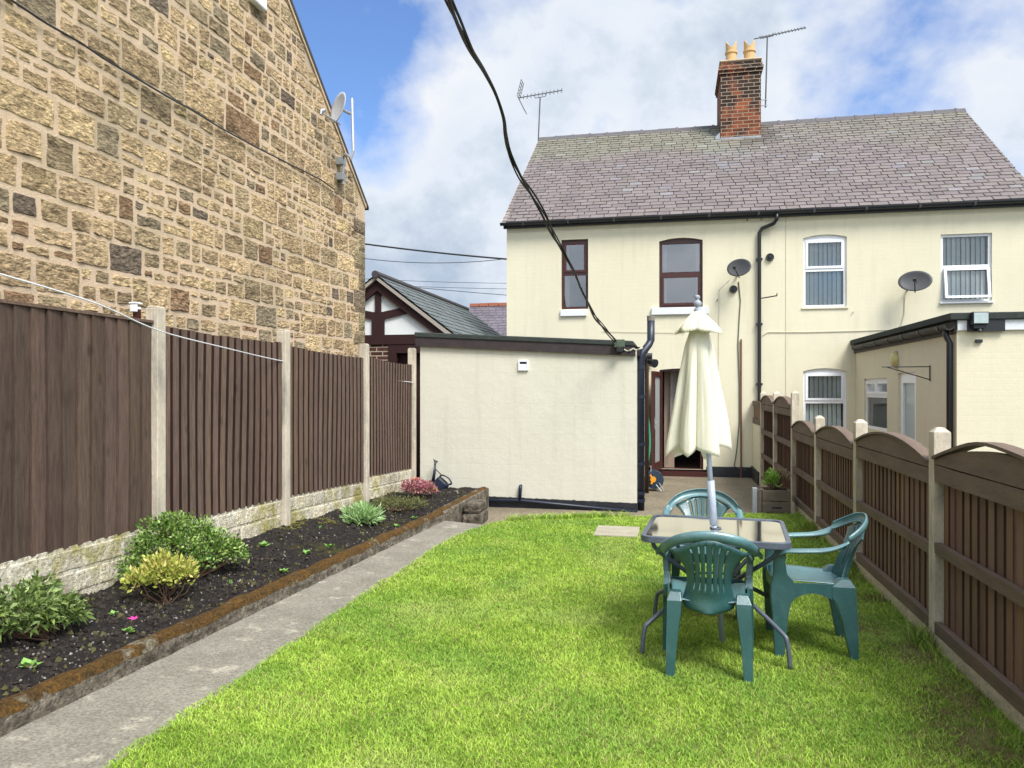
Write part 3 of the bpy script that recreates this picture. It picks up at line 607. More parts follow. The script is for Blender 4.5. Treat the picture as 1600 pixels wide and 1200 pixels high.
cable(h1, [(1124, 452), (1140, 436)], .005, WIREW); cable(h1, [(1124, 452), (1123, 540), (1122, 640)], .004, mat('cream_cable', (.55, .52, .40)))
cable(h1, [(940, 518), (1000, 519), (1070, 520)], .004, mat('cream_cable', (.55, .52, .40)))
# dishes on the houses
c = atY(1156, 420, FY-.32); dish('satellite_dish', 'dark grey satellite dish on the wall of the house with brown windows', c, (-.34, -.88, .30), .24, .19, DISHG, BLACKP, (c.x-.02, FY, c.z-.08), 0, 'satellite dishes')
c = atY(1430, 441, FY-.34); dish('satellite_dish', 'dark grey satellite dish between the white upper windows', c, (-.28, -.9, .32), .29, .21, DISHG, BLACKP, (c.x-.04, FY, c.z-.09), 0, 'satellite dishes')
for (u, v) in ((1333, 487), (1167, 345), (1189, 344), (1120, 470)):
    p = atY(u, v, FY); mb = MB(); mb.tube([(p.x, FY+.01, p.z), (p.x, FY-.045, p.z), (p.x+.012, FY-.05, p.z+.03)], .009, 6); mb.build('wall_hook', UPVC if u == 1333 else AERM, h1)
# chimney
ch = MB(); cx = px(1158); 
c0 = atY(1126, 212, 19.85); c1 = atY(1189, 212, 19.85); zb = atY(1158, 218, 19.85).z; zt_ = atY(1158, 95, 19.85).z; X0, X1 = c0.x, c1.x
ch.box(X0, X1, 19.85, 21.4, zb-.5, zt_-.32)
chm = ch.build('chimney', BRICK, h1)
mb = MB()
for k, (e, a, b) in enumerate([(.0, .32, .30), (.03, .30, .225), (.055, .225, .15), (.03, .15, .075), (.0, .075, .0)]): mb.box(X0-e-.001, X1+e+.001, 19.85-e-.001, 21.4+e, zt_-a, zt_-b)
mb.build('corbel', BRICK, chm)
mb = MB(); mb.box(X0-.03, X1+.03, 19.82, 21.43, zt_, zt_+.05); mb.build('flaunching', MORTAR, chm, bevel=.03)
mb = MB(); mb.prism([(X0-.13, zb-.06), (X0-.13, zb+.10), (X0-.02, zb+.20), (X0-.02, zb+.06), (X1, zb+.06), (X1, zb-.08)], lambda a, b, d: (a, 19.83-d+ (b-zb)*0, b), -.02, .012); mb.box(X0, X1, 19.80, 19.845, zb-.09, zb+.06); mb.build('flashing', LEAD, chm)
for u in (1142.5, 1171):
    p = atY(u, 90, 20.3); mb = MB(); r = .14; b0 = zt_+.03; hp = .62
    mb.lathe([(r*1.05, b0), (r*.98, b0+.1), (r*.95, b0+hp*.55), (r*1.12, b0+hp*.56), (r*1.12, b0+hp*.62), (r*.98, b0+hp*.64), (r*.98, b0+hp*.75), (r*.8, b0+hp*.75), (r*.8, b0+.1)], (p.x, 20.3, 0), 20)
    G = []
    for (rr, top) in ((.98, 0), (.98, 1), (.8, 1), (.8, 0)):
        G.append([(p.x+r*rr*math.cos(R(a_)), 20.3+r*rr*math.sin(R(a_)), b0+hp*(.745 if not top else .76+.30*abs(math.cos(R(a_)))**1.6)) for a_ in range(0, 361, 12)])
    mb.sheet(G)
    mb.build('chimney_pot', BUFFP, chm)
# aerials
def aerial(lab, base, top, d0, d1, n, refl, rod):
    o = thing('tv_aerial', lab, 'aerial', base, 'television aerials'); mb = MB(); mb.tube([base, top], .018, 8); mb.build('mast', AERM, o)
    A, B = Vector(d0), Vector(d1); dr = (B-A).normalized(); side = Vector((-.45, .85, 0)).normalized(); side = (side-dr*side.dot(dr)).normalized(); upv = dr.cross(side)
    mb = MB(); mb.tube([A, B], .014, 6)
    mb.build('boom', AERM, o)
    mb = MB()
    for k in range(n):
        p = A.lerp(B, .12+.86*k/(n-1)); mb.tube([p-(side*.7+upv*.72)*rod, p+(side*.7+upv*.72)*rod], .012, 5)
    mb.build('element', AERM, o); m_ = Vector(top); mb = MB()
    mb.tube([m_+dr*.16+Vector((0, 0, .07)), m_+dr*.14, m_, m_-dr*.14, m_-dr*.16+Vector((0, 0, .07))], .010, 6); mb.build('cradle', AERM, o)
    if refl:
        mb = MB()
        for sgn in (-1, 1):
            for w_ in (-.18, 0, .18): mb.tube([A+side*w_, A+side*w_+upv*sgn*.42+dr*.16], .009, 5)
            for q in range(1, 6): c_ = A+upv*sgn*.082*q+dr*.031*q; mb.tube([c_-side*.2, c_+side*.2], .008, 5)
        mb.build('reflector_grid', AERM, o)
    return o
yb = RY-.05; aerial('television aerial with a grid reflector at the left end of the roof ridge', atY(841, 222, yb), atY(844, 152, yb), atY(810, 153, yb), atY(879, 141, yb), 11, True, .11)
aerial('long thin television aerial strapped to the right of the chimney', atY(1196, 168, 20.6), atY(1199, 58, 20.6), atY(1178, 61, 20.6), atY(1259, 43, 20.6), 15, False, .065)
mb = MB(); 
for v in (156, 165): mb.tube([atY(1189, v, 20.5), atY(1199, v, 20.6)], .012, 6)
mb.build('strap', GREYMET, bpy.data.objects['tv_aerial.001'])

# ============================================================ FLAT ROOFED OUTHOUSE
OY = 11.3; OX0, OX1 = -3.80, -.50; OT = 2.38
oh = thing('flat_roof_outhouse', 'cream rendered flat roofed outhouse with a black base in front of the house', 'outbuilding', ((OX0+OX1)/2, OY, PZ))
tl = atY(648, 541, OY).z; tr_ = atY(995, 556, OY).z; br = atY(990, 786, OY).z; bl = atY(650, 768, OY).z
mb = MB(); mb.add([(OX0, OY, PZ-.1), (OX1, OY, PZ-.1), (OX1, OY, tr_+.1), (OX0, OY, tl+.1)], [(0, 1, 2, 3)]); mb.add([(OX1, OY, PZ-.1), (OX1, FY-.01, PZ-.1), (OX1, FY-.01, tr_+.1), (OX1, OY, tr_+.1)], [(0, 1, 2, 3)]); mb.add([(OX0, OY, PZ-.1), (OX0, FY-.01, PZ-.1), (OX0, FY-.01, tl+.1), (OX0, OY, tl+.1)], [(0, 1, 2, 3)])
mb.build('wall', CREAM2, oh, fixn=False)
mb = MB(); n = 60; g = []
for r_ in range(2):
    g.append([(OX0+.9+(OX1-OX0-.9)*k/n, OY-.012, (PZ-.12) if r_ == 0 else br+.035*(1-k/n)*1.2+.012*nz3(k*.8, 3, 1)) for k in range(n+1)])
mb.sheet(g); mb.box(OX1-.001, OX1+.012, OY-.012, FY-.02, PZ-.05, br+.0); mb.build('plinth', PLINTH, oh, fixn=False)
mb = MB(); mb.prism([(OX0-.06, tl), (OX1-.02, tr_), (OX1-.02, tr_+.135), (OX0-.06, tl+.135)], lambda a, b, d: (a, OY-.05+d, b), 0, .045); mb.box(OX1+.01, OX1+.04, OY-.0, FY-.02, tr_, tr_+.13); mb.build('fascia', FASC, oh)
mb = MB(); mb.prism([(OX0-.075, tl+.135), (OX1+.0, tr_+.135), (OX1-.05, tr_+.215), (OX0-.075, tl+.215)], lambda a, b, d: (a, OY-.065+d, b), 0, FY-OY+.05); mb.build('felt_roof', FELT, oh, bevel=.015)
p = atY(818, 571, OY); mb = MB(); frame(mb, lambda a, b, d: (a, OY+d, b), p.x-.075, p.x+.075, p.z-.075, p.z+.075, .02, -.03, -.001); mbox(mb, lambda a, b, d: (a, OY+d, b), p.x-.055, p.x+.055, p.z-.055, p.z+.02, -.022, -.004); mb.build('air_vent', UPVC, oh)
mb = MB(); mbox(mb, lambda a, b, d: (a, OY+d, b), p.x-.055, p.x+.055, p.z+.02, p.z+.05, -.012, -.004); mb.build('vent_slot', BLACKP, oh)
p = atY(843, 547, OY); mb = MB(); mb.lathe([(0, -.03), (.022, -.028), (.028, -.012), (.03, 0)], (p.x, OY, p.z), 14, 'y'); mb.build('wall_hook', UPVC, oh)
# waste pipe
a = atY(813, 760, OY-.05); b = atY(812, 782, OY-.05); c = atY(996, 800, OY-.06)
mb = MB(); mb.tube([(a.x, OY+.02, a.z), (a.x, OY-.045, a.z), (a.x, OY-.05, a.z-.03), (b.x, OY-.05, b.z)], .026, 10); mb.tube([atY(745, 783, OY-.05), b, c], .022, 10); mb.build('waste_pipe', NAVYP, oh, smooth=True)
# soil pipe with offset
sx = OX1+.06; sy_ = OY+.14
P1 = at(1001.5, 805, sy_*cy); X = atY(1001, 600, sy_).x; X2 = atY(1017, 520, sy_+.15).x
mb = MB(); z1 = atY(1001, 552, sy_).z; z2 = atY(1016, 540, sy_).z; z3 = atY(1016, 500, sy_).z
mb.tube([(X, sy_, PZ-.02), (X, sy_, z1-.06), (X+.02, sy_, z1+.0), (X2-.03, sy_+.12, z2+.02), (X2, sy_+.15, z2+.09), (X2, sy_+.15, z3)], .056, 16)
sp = mb.build('soil_pipe', NAVYP, oh, smooth=True)
mb = MB(); mb.tube([(X2, sy_+.15, z3), (X2, sy_+.15, z3+.075)], .058, 16); mb.build('vent_terminal', mat('pipe_collar', (.20, .18, .16)), sp)
for v in (574, 620, 694, 724, 770, 782):
    z = atY(1001, v, sy_).z; mb = MB(); mb.tube([(X, sy_, z-.025), (X, sy_, z+.025)], .064, 16); mb.box(X-.085, X-.02, sy_-.01, sy_+.01, z-.012, z+.012); mb.build('pipe_collar', NAVYP, sp)
yb = OY+1.3; xb = OX1+.10
mb = MB(); z = atY(1012, 560, yb).z; mb.tube([(xb-.02, yb, z+.12), (xb+.0, yb, z), (xb, yb, PZ+.1)], .034, 10); mb.build('downpipe', mat('brown_pipe', (.05, .025, .02), None, 1, .5), oh, smooth=True)
mb = MB(); mb.tube([(OX1+.06, OY+.4, OT-.28), (OX1+.06, FY-.05, OT-.26)], .055, 10); mb.build('gutter', FASC, oh, smooth=True)
mb = MB(); mb.tube([(xb+.05, yb-.3, OT-.35), (xb+.14, yb-.4, OT-.38)], [.05, .07], 12); mb.tube([(xb+.02, yb-.5, OT-.27), (xb+.10, yb-.5, OT-.27)], .05, 12); mb.build('pipe_junction', BLACKP, oh)
# green lamp box on the fascia
p = atY(968, 537, OY-.09); o = thing('outdoor_junction_lamp', 'small mossy green junction box with a black lamp under it on the outhouse fascia', 'security light', p)
mb = MB(); mb.box(p.x-.075, p.x+.075, OY-.14, OY-.052, p.z-.055, p.z+.06); mb.build('box', mat('mossy_green_box', (.11, .145, .10), (.06, .08, .06), 12, .8), o, bevel=.008)
mb = MB(); mb.box(p.x-.04, p.x+.05, OY-.17, OY-.09, p.z-.12, p.z-.06); mb.build('lamp', BLACKP, o, bevel=.006)
mb = MB(); pts = [(p.x+.06+.045*k, OY-.06+.015*math.sin(k*2.2), p.z-.10+.018*math.cos(k*2.2)+.004*k) for k in range(7)]; mb.tube(pts, .012, 6); mb.build('twisted_cable', mat('pale_cable', (.45, .43, .36), None, 1, .7), o)

# ============================================================ NEIGHBOUR REAR EXTENSION
NX = 3.52; NY = atX(1495, 600, NX).y; NZ = atX(1493, 512, NX).z
ne = thing('rear_extension', 'cream rendered rear extension with a white window and door behind the right fence', 'extension', (NX+1.5, NY, PZ))
sf = lambda a, b, d: (NX+d, a, b)
NW = (atX(1386, 600, NX).y, atX(1350, 600, NX).y, atX(1350, 668, NX).z, atX(1352, 592, NX).z, 0); ND = (12.3, atX(1403, 600, NX).y, PZ+.1, atX(1405, 583, NX).z, 0)
NTOP = 2.45
mb = MB(); wall(mb, sf, NY, FY-.002, PZ-.1, NTOP-.05, [NW, ND], .10); mb.add([(NX, NY, PZ-.1), (8.5, NY, PZ-.1), (8.5, NY, NTOP), (NX, NY, NTOP)], [(0, 1, 2, 3)]); mb.add([(8.5, NY, PZ-.1), (8.5, FY, PZ-.1), (8.5, FY, NTOP), (8.5, NY, NTOP)], [(0, 1, 2, 3)])
mb.build('wall', mat('peach_cream_render', (.68, .63, .48), (.64, .595, .45), .9, .9, .14, 11, streak=.08, brick=(.23, .079, .006, None, .99), bdist=.008, grain=.05), ne, fixn=False)
w = window(ne, sf, *NW[:4], 0, NW[2]+(NW[3]-NW[2])*.66, UPVC, .04, glass=GLASSB, sash='none', mull=(NW[0]+NW[1])/2)
mb = MB(); mb.box(NX+.5, NX+.52, NW[0]-.3, NW[1]+.3, NW[2], NW[3]); mb.build('blind', BLIND, w)
mb = MB(); frame(mb, sf, ND[0], ND[1], ND[2], ND[3], .07, .04, .10); frame(mb, sf, ND[0]+.07, ND[1]-.07, ND[2]+.07, ND[3]-.07, .09, .03, .08); dd = mb.build('door', UPVC, ne)
mb = MB(); mb.add([sf(ND[0]+.16, ND[2]+.16, .06), sf(ND[1]-.16, ND[2]+.16, .06), sf(ND[1]-.16, ND[3]-.16, .06), sf(ND[0]+.16, ND[3]-.16, .06)], [(0, 1, 2, 3)]); mb.build('pane', mat('pale_pane', (.35, .43, .43), None, 1, .15), dd)
# roof, gutter, fascia
zf = atY(1540, 488, NY-.04).z
mb = MB(); mb.box(NX-.10, 8.6, NY-.07, FY-.003, zf-.09, zf+.0); mb.build('felt_roof', FELT, ne, bevel=.012)
mb = MB(); mb.box(NX+.0, 8.5, NY-.035, NY-.003, zf-.22, zf-.095); mb.build('fascia', mat('white_fascia', (.68, .71, .74)), ne)
mb = MB(); mb.box(atY(1509, 500, NY).x, atY(1568, 500, NY).x, NY-.05, NY-.037, zf-.24, zf-.092); mb.build('dark_fascia_board', BLACKP, ne)
mb = MB(); r = .065; gz = zf-.15; pr_ = [(r*math.cos(a), r*math.sin(a)) for a in (math.pi+math.pi*k/8 for k in range(9))]; pr_ += [(q*.85, w_*.85+.005) for q, w_ in reversed(pr_)]
mb.prism(pr_, lambda p, q, d: (NX-.09+p, d, gz+q), NY-.02, FY-.35); gt = mb.build('gutter', mat('worn_black_gutter', (.06, .055, .05), (.03, .03, .03), 5, .6), ne)
for k in range(7):
    y = NY+.25+k*.8; mb = MB(); mb.prism([(a*1.14, b*1.14-.002) for a, b in pr_], lambda p, q, d: (NX-.09+p, d, gz+q), y-.02, y+.02); mb.build('gutter_bracket', BLACKP, gt)
mb = MB(); mb.box(NX-.03, NX-.002, NY, FY-.01, zf-.26, zf-.10); mb.build('side_fascia', FASC, ne)
mb = MB(); mb.tube([(NX-.09, NY+.12, gz-.04), (NX-.09, NY+.12, gz-.12), (NX-.05, NY+.10, gz-.22), (NX-.05, NY+.10, -.1)], .038, 12); mb.build('downpipe', BLACKP, ne, smooth=True)
# floodlight
p = atY(1530, 498, NY-.1); o = thing('floodlight', 'black floodlight with a square glass front on the extension fascia', 'floodlight', p)
mb = MB(); mb.box(p.x-.095, p.x+.095, NY-.16, NY-.075, p.z-.075, p.z+.085); mb.build('housing', BLACKP, o, bevel=.01)
mb = MB(); mb.box(p.x-.08, p.x+.08, NY-.166, NY-.161, p.z-.06, p.z+.07); mb.build('glass_front', mat('lamp_glass', (.45, .55, .56), (.35, .42, .42), 20, .1, spec=.8), o)
mb = MB(); mb.box(p.x-.07, p.x+.07, NY-.13, NY-.052, p.z-.12, p.z-.078); mb.tube([(p.x, NY-.1, p.z-.12), (p.x, NY-.12, p.z-.16)], .025, 10); mb.build('sensor', BLACKP, o)
p = atY(1529, 533, NY); mb = MB(); mb.box(p.x-.04, p.x+.035, NY-.035, NY-.001, p.z-.02, p.z+.02); mb.build('cable_clip', BLACKP, ne)
# bulkhead lamp and bracket
p = atX(1403, 562, NX); o = thing('bulkhead_lamp', 'yellowed oval wall lamp above the white side door', 'wall lamp', p)
mb = MB(); mb.lathe([(0, -.11), (.05, -.105), (.085, -.08), (.1, -.04), (.1, -.02)], (NX, 0, 0), 20, 'x'); mb.v = [(x, p.y+y*1.25, p.z+z*1.35) for x, y, z in mb.v]; mb.build('lens', mat('yellowed_lens', (.62, .56, .26), (.5, .45, .2), 9, .4), o, smooth=True)
mb = MB(); mb.lathe([(.105, -.02), (.105, 0)], (NX, 0, 0), 20, 'x'); mb.v = [(x, p.y+y*1.25, p.z+z*1.35) for x, y, z in mb.v]; mb.build('rim', UPVC, o)
p = atX(1410, 572, NX); q = atX(1412, 578, NX-.02); e1 = atX(1411, 573.5, NX); o = thing('basket_bracket', 'thin iron hanging basket bracket on the extension side wall', 'bracket', p)
L_ = .62; mb = MB(); b0 = atX(1454, 573, NX); b0 = Vector((NX-.01, b0.y, b0.z)); 
mb.tube([b0+Vector((0, 0, .02)), b0+Vector((0, 0, -.20))], .008, 6); mb.tube([b0, b0+Vector((-L_, 0.0, 0))], .007, 6); mb.tube([b0+Vector((0, 0, -.18)), b0+Vector((-L_*.9, 0, -.0))], .007, 6); mb.build('iron_frame', BLACKP, o)

# ============================================================ TIMBER FRAMED GARAGE and far roof
GY = 13.3; ap = atY(591, 432, GY); eR = atY(716, 525, GY); hw = eR.x-ap.x; GB = 19.5
ga = thing('timber_framed_garage', 'black and white half timbered garage gable with slate roof behind the fence', 'garage', (ap.x, GY, -.2))
gf = lambda a, b, d: (a, GY+d, b); L0 = ap.x-hw; sl = (ap.z-eR.z)/hw
def gz_(x): return ap.z-abs(x-ap.x)*sl
bz0, bz1 = atY(620, 538, GY).z, atY(620, 523, GY).z
mb = MB(); mb.prism([(L0+.25, bz1), (eR.x-.25, bz1), (eR.x-.25, gz_(eR.x-.25)-.1), (ap.x, ap.z-.1), (L0+.25, gz_(L0+.25)-.1)], gf, .02, GB-GY-.1); mb.build('gable_panel', WHITEP, ga)
mb = MB(); mbox(mb, gf, L0+.15, eR.x-.12, bz0, bz1, -.03, .05); mb.build('tie_beam', TIMB, ga)
mb = MB(); mbox(mb, gf, ap.x-.055, ap.x+.055, bz1, ap.z-.15, -.02, .04); mb.build('king_post', TIMB, ga)
mb = MB(); mbox(mb, gf, ap.x-.12, ap.x+.12, bz1, atY(591, 497, GY).z, -.022, .04); mb.build('post_base', TIMB, ga)
for s in (-1, 1):
    mb = MB(); z0 = atY(591, 500, GY).z; z1 = atY(591, 478, GY).z; xe = ap.x+s*.62; ze = gz_(xe)-.20
    mb.prism([(ap.x+s*.05, z0), (ap.x+s*.05, z0+.14), (xe, ze+.10), (xe, ze-.03)], gf, -.018, .04); mb.build('brace', TIMB, ga)
    mb = MB(); xe = ap.x+s*hw; mb.prism([(ap.x, ap.z-.04), (ap.x, ap.z-.27), (xe, gz_(xe)-.27), (xe, gz_(xe)-.04)], gf, -.06-.002*s, .03); mb.build('bargeboard', TIMB, ga)
    e = ap.x+s*(hw+.05)
    slates('roof', ga, (e, GY-.12, gz_(e)), (e, GB, gz_(e)), (ap.x, GB, ap.z+.02), (ap.x, GY-.12, ap.z+.02), 11, .30, m=mat('grey_slate', (.13, .15, .15), (.10, .115, .115), 5, .6, attr=True))
mb = MB(); mb.prism([(ap.x-hw-.05, gz_(ap.x-hw)-.07), (ap.x, ap.z-.01), (ap.x+hw+.05, gz_(ap.x+hw)-.07), (ap.x+hw, gz_(ap.x+hw)-.12), (ap.x, ap.z-.07), (ap.x-hw, gz_(ap.x-hw)-.12)], gf, -.125, -.062); mb.build('verge', mat('verge_mortar'  , (.35, .31, .27)), ga)
mb = MB(); mb.tube([(ap.x, GY-.16, ap.z+.02), (ap.x, GB, ap.z+.02)], .07, 8); mb.build('ridge', mat('dark_ridge', (.06, .055, .06), None, 1, .7), ga)
mb = MB(); bx0, bx1 = atY(560, 550, GY).x, atY(607, 550, GY).x; mb.box(bx0-1.5, bx1, GY+.0, GY+.25, -.2, bz0-.002); mb.build('brick_pier', BRICK2, ga)
mb = MB(); mb.box(bx1+.002, bx1+.16, GY-.02, GY+.1, -.2, bz0-.003); mb.box(eR.x-.25, eR.x-.1, GY-.02, GY+.1, -.2, bz0-.003); mb.box(bx1+.16, eR.x-.25, GY+.12, GY+.16, -.2, bz0-.003); mb.box(bx1+.162, eR.x-.25, GY-.02, GY+.1, bz0-.16, bz0-.003); mb.build('door_frame', TIMB, ga)
mb = MB(); mb.box(L0+.25, eR.x-.25, GY+.3, GB-.1, -.2, bz1-.01); mb.build('body', DARK, ga)
FYY = 34; a = atY(735, 478, FYY); b = atY(850, 478, FYY); o = thing('distant_house', 'far slate roofed house with a red ridge between the garage and the terrace', 'house', (a.x+2, FYY, -.2))
zr = a.z; ze = zr-2.9
mb = MB(); mb.box(a.x-.5, b.x, FYY-3.6, FYY+3, -.2, ze+.05); mb.build('wall', mat('distant_brick', (.3, .15, .1)), o)
slates('roof', o, (a.x-1.0, FYY-4, ze), (b.x, FYY-4, ze), (b.x, FYY, zr), (a.x, FYY, zr), 22, .32, m=mat('far_slate', (.15, .13, .155), (.10, .09, .11), 1.5, .7, attr=True))
mb = MB(); mb.add([(a.x, FYY, zr), (b.x, FYY, zr), (b.x, FYY+4, ze), (a.x-1, FYY+4, ze)], [(0, 1, 2, 3)]); mb.build('roof_back', MATS['far_slate'], o, fixn=False)
mb = MB(); x = a.x
while x < b.x-.1: mb.box(x, x+.42, FYY-.12, FYY+.12, zr-.04, zr+.10+rc(-.01, .01)); x += .45
mb.build('ridge_tiles', mat('red_ridge', (.35, .13, .08)), o)
# distant wires
def sagline(p, q, s, n=24): return [p.lerp(q, k/n)-Vector((0, 0, 4*s*(k/n)*(1-k/n))) for k in range(n+1)]
for (a, b, Y, s, r, lab) in [((540, 377), (820, 407), 24, .05, .028, 'thick overhead wire highest between the stone gable and the terrace'), ((530, 398), (830, 399), 26, .28, .012, 'sagging thin overhead wire second from the top behind the garage'), ((540, 434), (830, 443), 30, .05, .009, 'faint overhead wire just above the garage ridge'), ((560, 444), (830, 452), 30, .03, .009, 'faint middle wire of the lower three behind the garage'), ((560, 440), (830, 464), 30, .03, .012, 'lowest faint overhead wire running down behind the garage roof')]:
    mb = MB(); mb.tube(sagline(atY(*a, Y), atY(*b, Y), s), r, 5); tag(mb.build('overhead_wire', WIREB), lab, 'wire', 'overhead wires behind the garage')
# black service cable overhead
cp = [(697, -10, 3.9), (714, 30, 4.2), (735, 75, 4.6), (757, 112, 5.0), (775, 148, 5.3), (787, 185, 5.6), (790, 212, 5.9), (796, 240, 6.2), (812, 275, 6.5), (832, 305, 6.9), (850, 335, 7.2), (864, 365, 7.6), (880, 393, 8), (897, 425, 8.5), (907, 450, 9), (916, 468, 9.3), (928, 492, 9.9), (940, 508, 10.4), (962, 534, 11.05)]
P = [at(*q) for q in cp]; d0 = (P[0]-P[1]).normalized(); P = [P[0]+d0*k*1.6+Vector((0, 0, .05*k*k)) for k in range(5, 0, -1)]+P
# Catmull-Rom then twist
def smooth(P, m=6):
    out = []
    for i in range(len(P)-1):
        p0, p1, p2, p3 = P[max(i-1, 0)], P[i], P[i+1], P[min(i+2, len(P)-1)]
        for k in range(m):
            t = k/m; out.append(.5*((2*p1)+(p2-p0)*t+(2*p0-5*p1+4*p2-p3)*t*t+(3*p1-p0-3*p2+p3)*t**3))
    return out+[P[-1]]
Q = smooth(P); o = thing('overhead_cable', 'twisted black cable hanging down across the sky to the outhouse roof', 'cable', Q[-1]); 
for s_ in range(3):
    pts = []; ac = 0
    for i, q in enumerate(Q):
        if i: ac += (q-Q[i-1]).length
        t = (Q[min(i+1, len(Q)-1)]-Q[max(i-1, 0)]).normalized(); a1 = t.cross(Vector((0, 0, 1))).normalized(); a2 = t.cross(a1); ph = ac*(2.2+ (5 if i > len(Q)*.82 else 0)*0)+s_*2.1; rr = .012+.008*math.sin(ac*1.7+1)
        pts.append(q+a1*rr*math.cos(ph)+a2*rr*math.sin(ph))
    mb = MB(); mb.tube(pts, (.0085, .011, .007)[s_], 8); mb.build('strand', WIREB, o, smooth=True)
# washing line
P = [at(-40, 418, 3.3), at(0, 428, 3.5), at(150, 474, 4.2), at(250, 517, 5.0), at(350, 543, 6.2), at(445, 565, 7.8), at(567, 588, 9.9), at(646, 597.5, 11.6)]
mb = MB(); mb.tube(smooth(P), .0048, 6); tag(mb.build('washing_line', WIREW), 'thin white washing line running along the left fence to the outhouse', 'washing line')

# ============================================================ LEFT FENCE
PY = [1.25, 3.2, 5.19, 7.16, 9.25, 11.10]; PT = [2.24, 2.24, 2.23, 2.20, 2.18, 2.22]; PB = .1
lf = thing('left_fence', 'tall brown featherboard fence with concrete posts along the flower bed', 'fence', (FLX, 5, .1))
for y, t in zip(PY, PT):
    mb = MB(); mb.box(FLX-.055, FLX+.05, y-.05, y+.05, PB, t-.012, (1, 1, 1)); mb.prism([(-.055, 0), (.05, 0), (.035, .014), (-.04, .014)], lambda a, b, d: (FLX+a, y+d, t-.012+b), -.045, .045)
    mb.build('post', CONC, lf, bevel=.006)
PANELS = [(0, .60, .58, 2.12, 2.11, 'flat'), (1, .58, .56, 2.11, 2.10, 'flat'), (2, .53, .50, 2.09, 2.07, 'edge'), (3, .50, .42, 2.05, 2.00, 'edge'), (4, .47, .40, 2.02, 1.97, 'edge')]
for i, b0, b1, t0, t1, st in PANELS:
    y0, y1 = PY[i]+.052, PY[i+1]-.052; mb = MB(); y = y0; n = 15 if st == 'flat' else 17; w = (y1-y0)/n; k = 0
    ph = rc(0, 9)
    while k < n:
        ya = y0+w*k; yb_ = ya+w*1.0; s = (ya-y0)/(y1-y0); zb0 = b0+(b1-b0)*s+rc(-.002, .002); zt0 = t0+(t1-t0)*s+rc(-.004, .004)-(.02*math.sin(s*3.14) if st == 'edge' else 0)
        v = rc(.70, 1.12)*.84 if st == 'flat' else rc(.84, 1.12); c = (v, v*rc(.96, 1.03), v*rc(.94, 1.05))
        g = []
        for q in range(7):
            t = q/6; z = zb0+(zt0-zb0)*t; zq = z+((b1-b0)*(1-t)+(t1-t0)*t)/n; bow = .012*math.sin(t*3.1+k*.3+ph)*math.sin(s*3) if st == 'edge' else .003*math.sin(t*5+k)
            xi, xo = ((.001, .015) if st == 'flat' else (.016, .020))
            ga_ = .004 if st == 'flat' else .015
            g.append([(FLX+.0+xo+bow*.3, ya+ga_+bow, z), (FLX+xi+bow*.3, yb_-(.001 if st == 'flat' else .014)+bow, zq), (FLX+xi-.012, yb_+.002+bow, zq), (FLX-.02, ya+bow+ga_-.004, z), (FLX+xo+bow*.3, ya+ga_+bow, z)])
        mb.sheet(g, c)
        if st == 'flat': mb.c[-24:] = [tuple(q*(.72 if (i_ % 4) == 3 else 1) for q in c) for i_ in range(24)]  # faint groove shade put into the colour of the near-end faces
        if st == 'edge': mb.c[-4*0-24:] = [(c[0]*(.20 if (i_ % 4) == 3 else 1), c[1]*(.14 if (i_ % 4) == 3 else 1), c[2]*(.12 if (i_ % 4) == 3 else 1)) for i_ in range(24)]  # groove shade painted into the near-end faces as dark brown
        mb.add([g[-1][0], g[-1][1], g[-1][2], g[-1][3]], [(0, 1, 2, 3)], c); mb.add([g[0][0], g[0][1], g[0][2], g[0][3]], [(0, 1, 2, 3)], c); k += 1
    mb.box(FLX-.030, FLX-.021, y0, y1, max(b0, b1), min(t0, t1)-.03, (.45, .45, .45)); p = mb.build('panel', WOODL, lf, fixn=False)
    if st == 'flat': mb = MB(); mb.prism([(y0, t0), (y1, t1), (y1, t1+.02), (y0, t0+.02)], lambda a, b, d: (FLX-.03+d, a, b), 0, .05); mb.build('capping', WOODL, p)
    mb = MB(); mb.prism([(y0, .05), (y1, .05), (y1, b1+.004), (y0, b0+.004)], lambda a, b, d: (FLX-.025+d, a, b), 0, .035); gb = mb.build('gravel_board', GRAVB, lf)
    mb = MB()
    for r_ in (0, 1):
        def fn(a, b, d, r_=r_): s = (a-y0)/(y1-y0); top = b0+(b1-b0)*s; return (FLX+.012+d, a, top-.31+b)
        rubble(mb, fn, (y0, y1), (r_*.15, r_*.15+.15), .074, (2, 3, 4, 5), (2,), .007, .003, [(1, 1, 1), (.95, .95, .95), (1.03, 1.0, .94), (.92, .9, .86)], amp=.007, res=.03, seed=i*7+r_)
    mb.build('rock_face', GRAVB, gb, fixn=False)
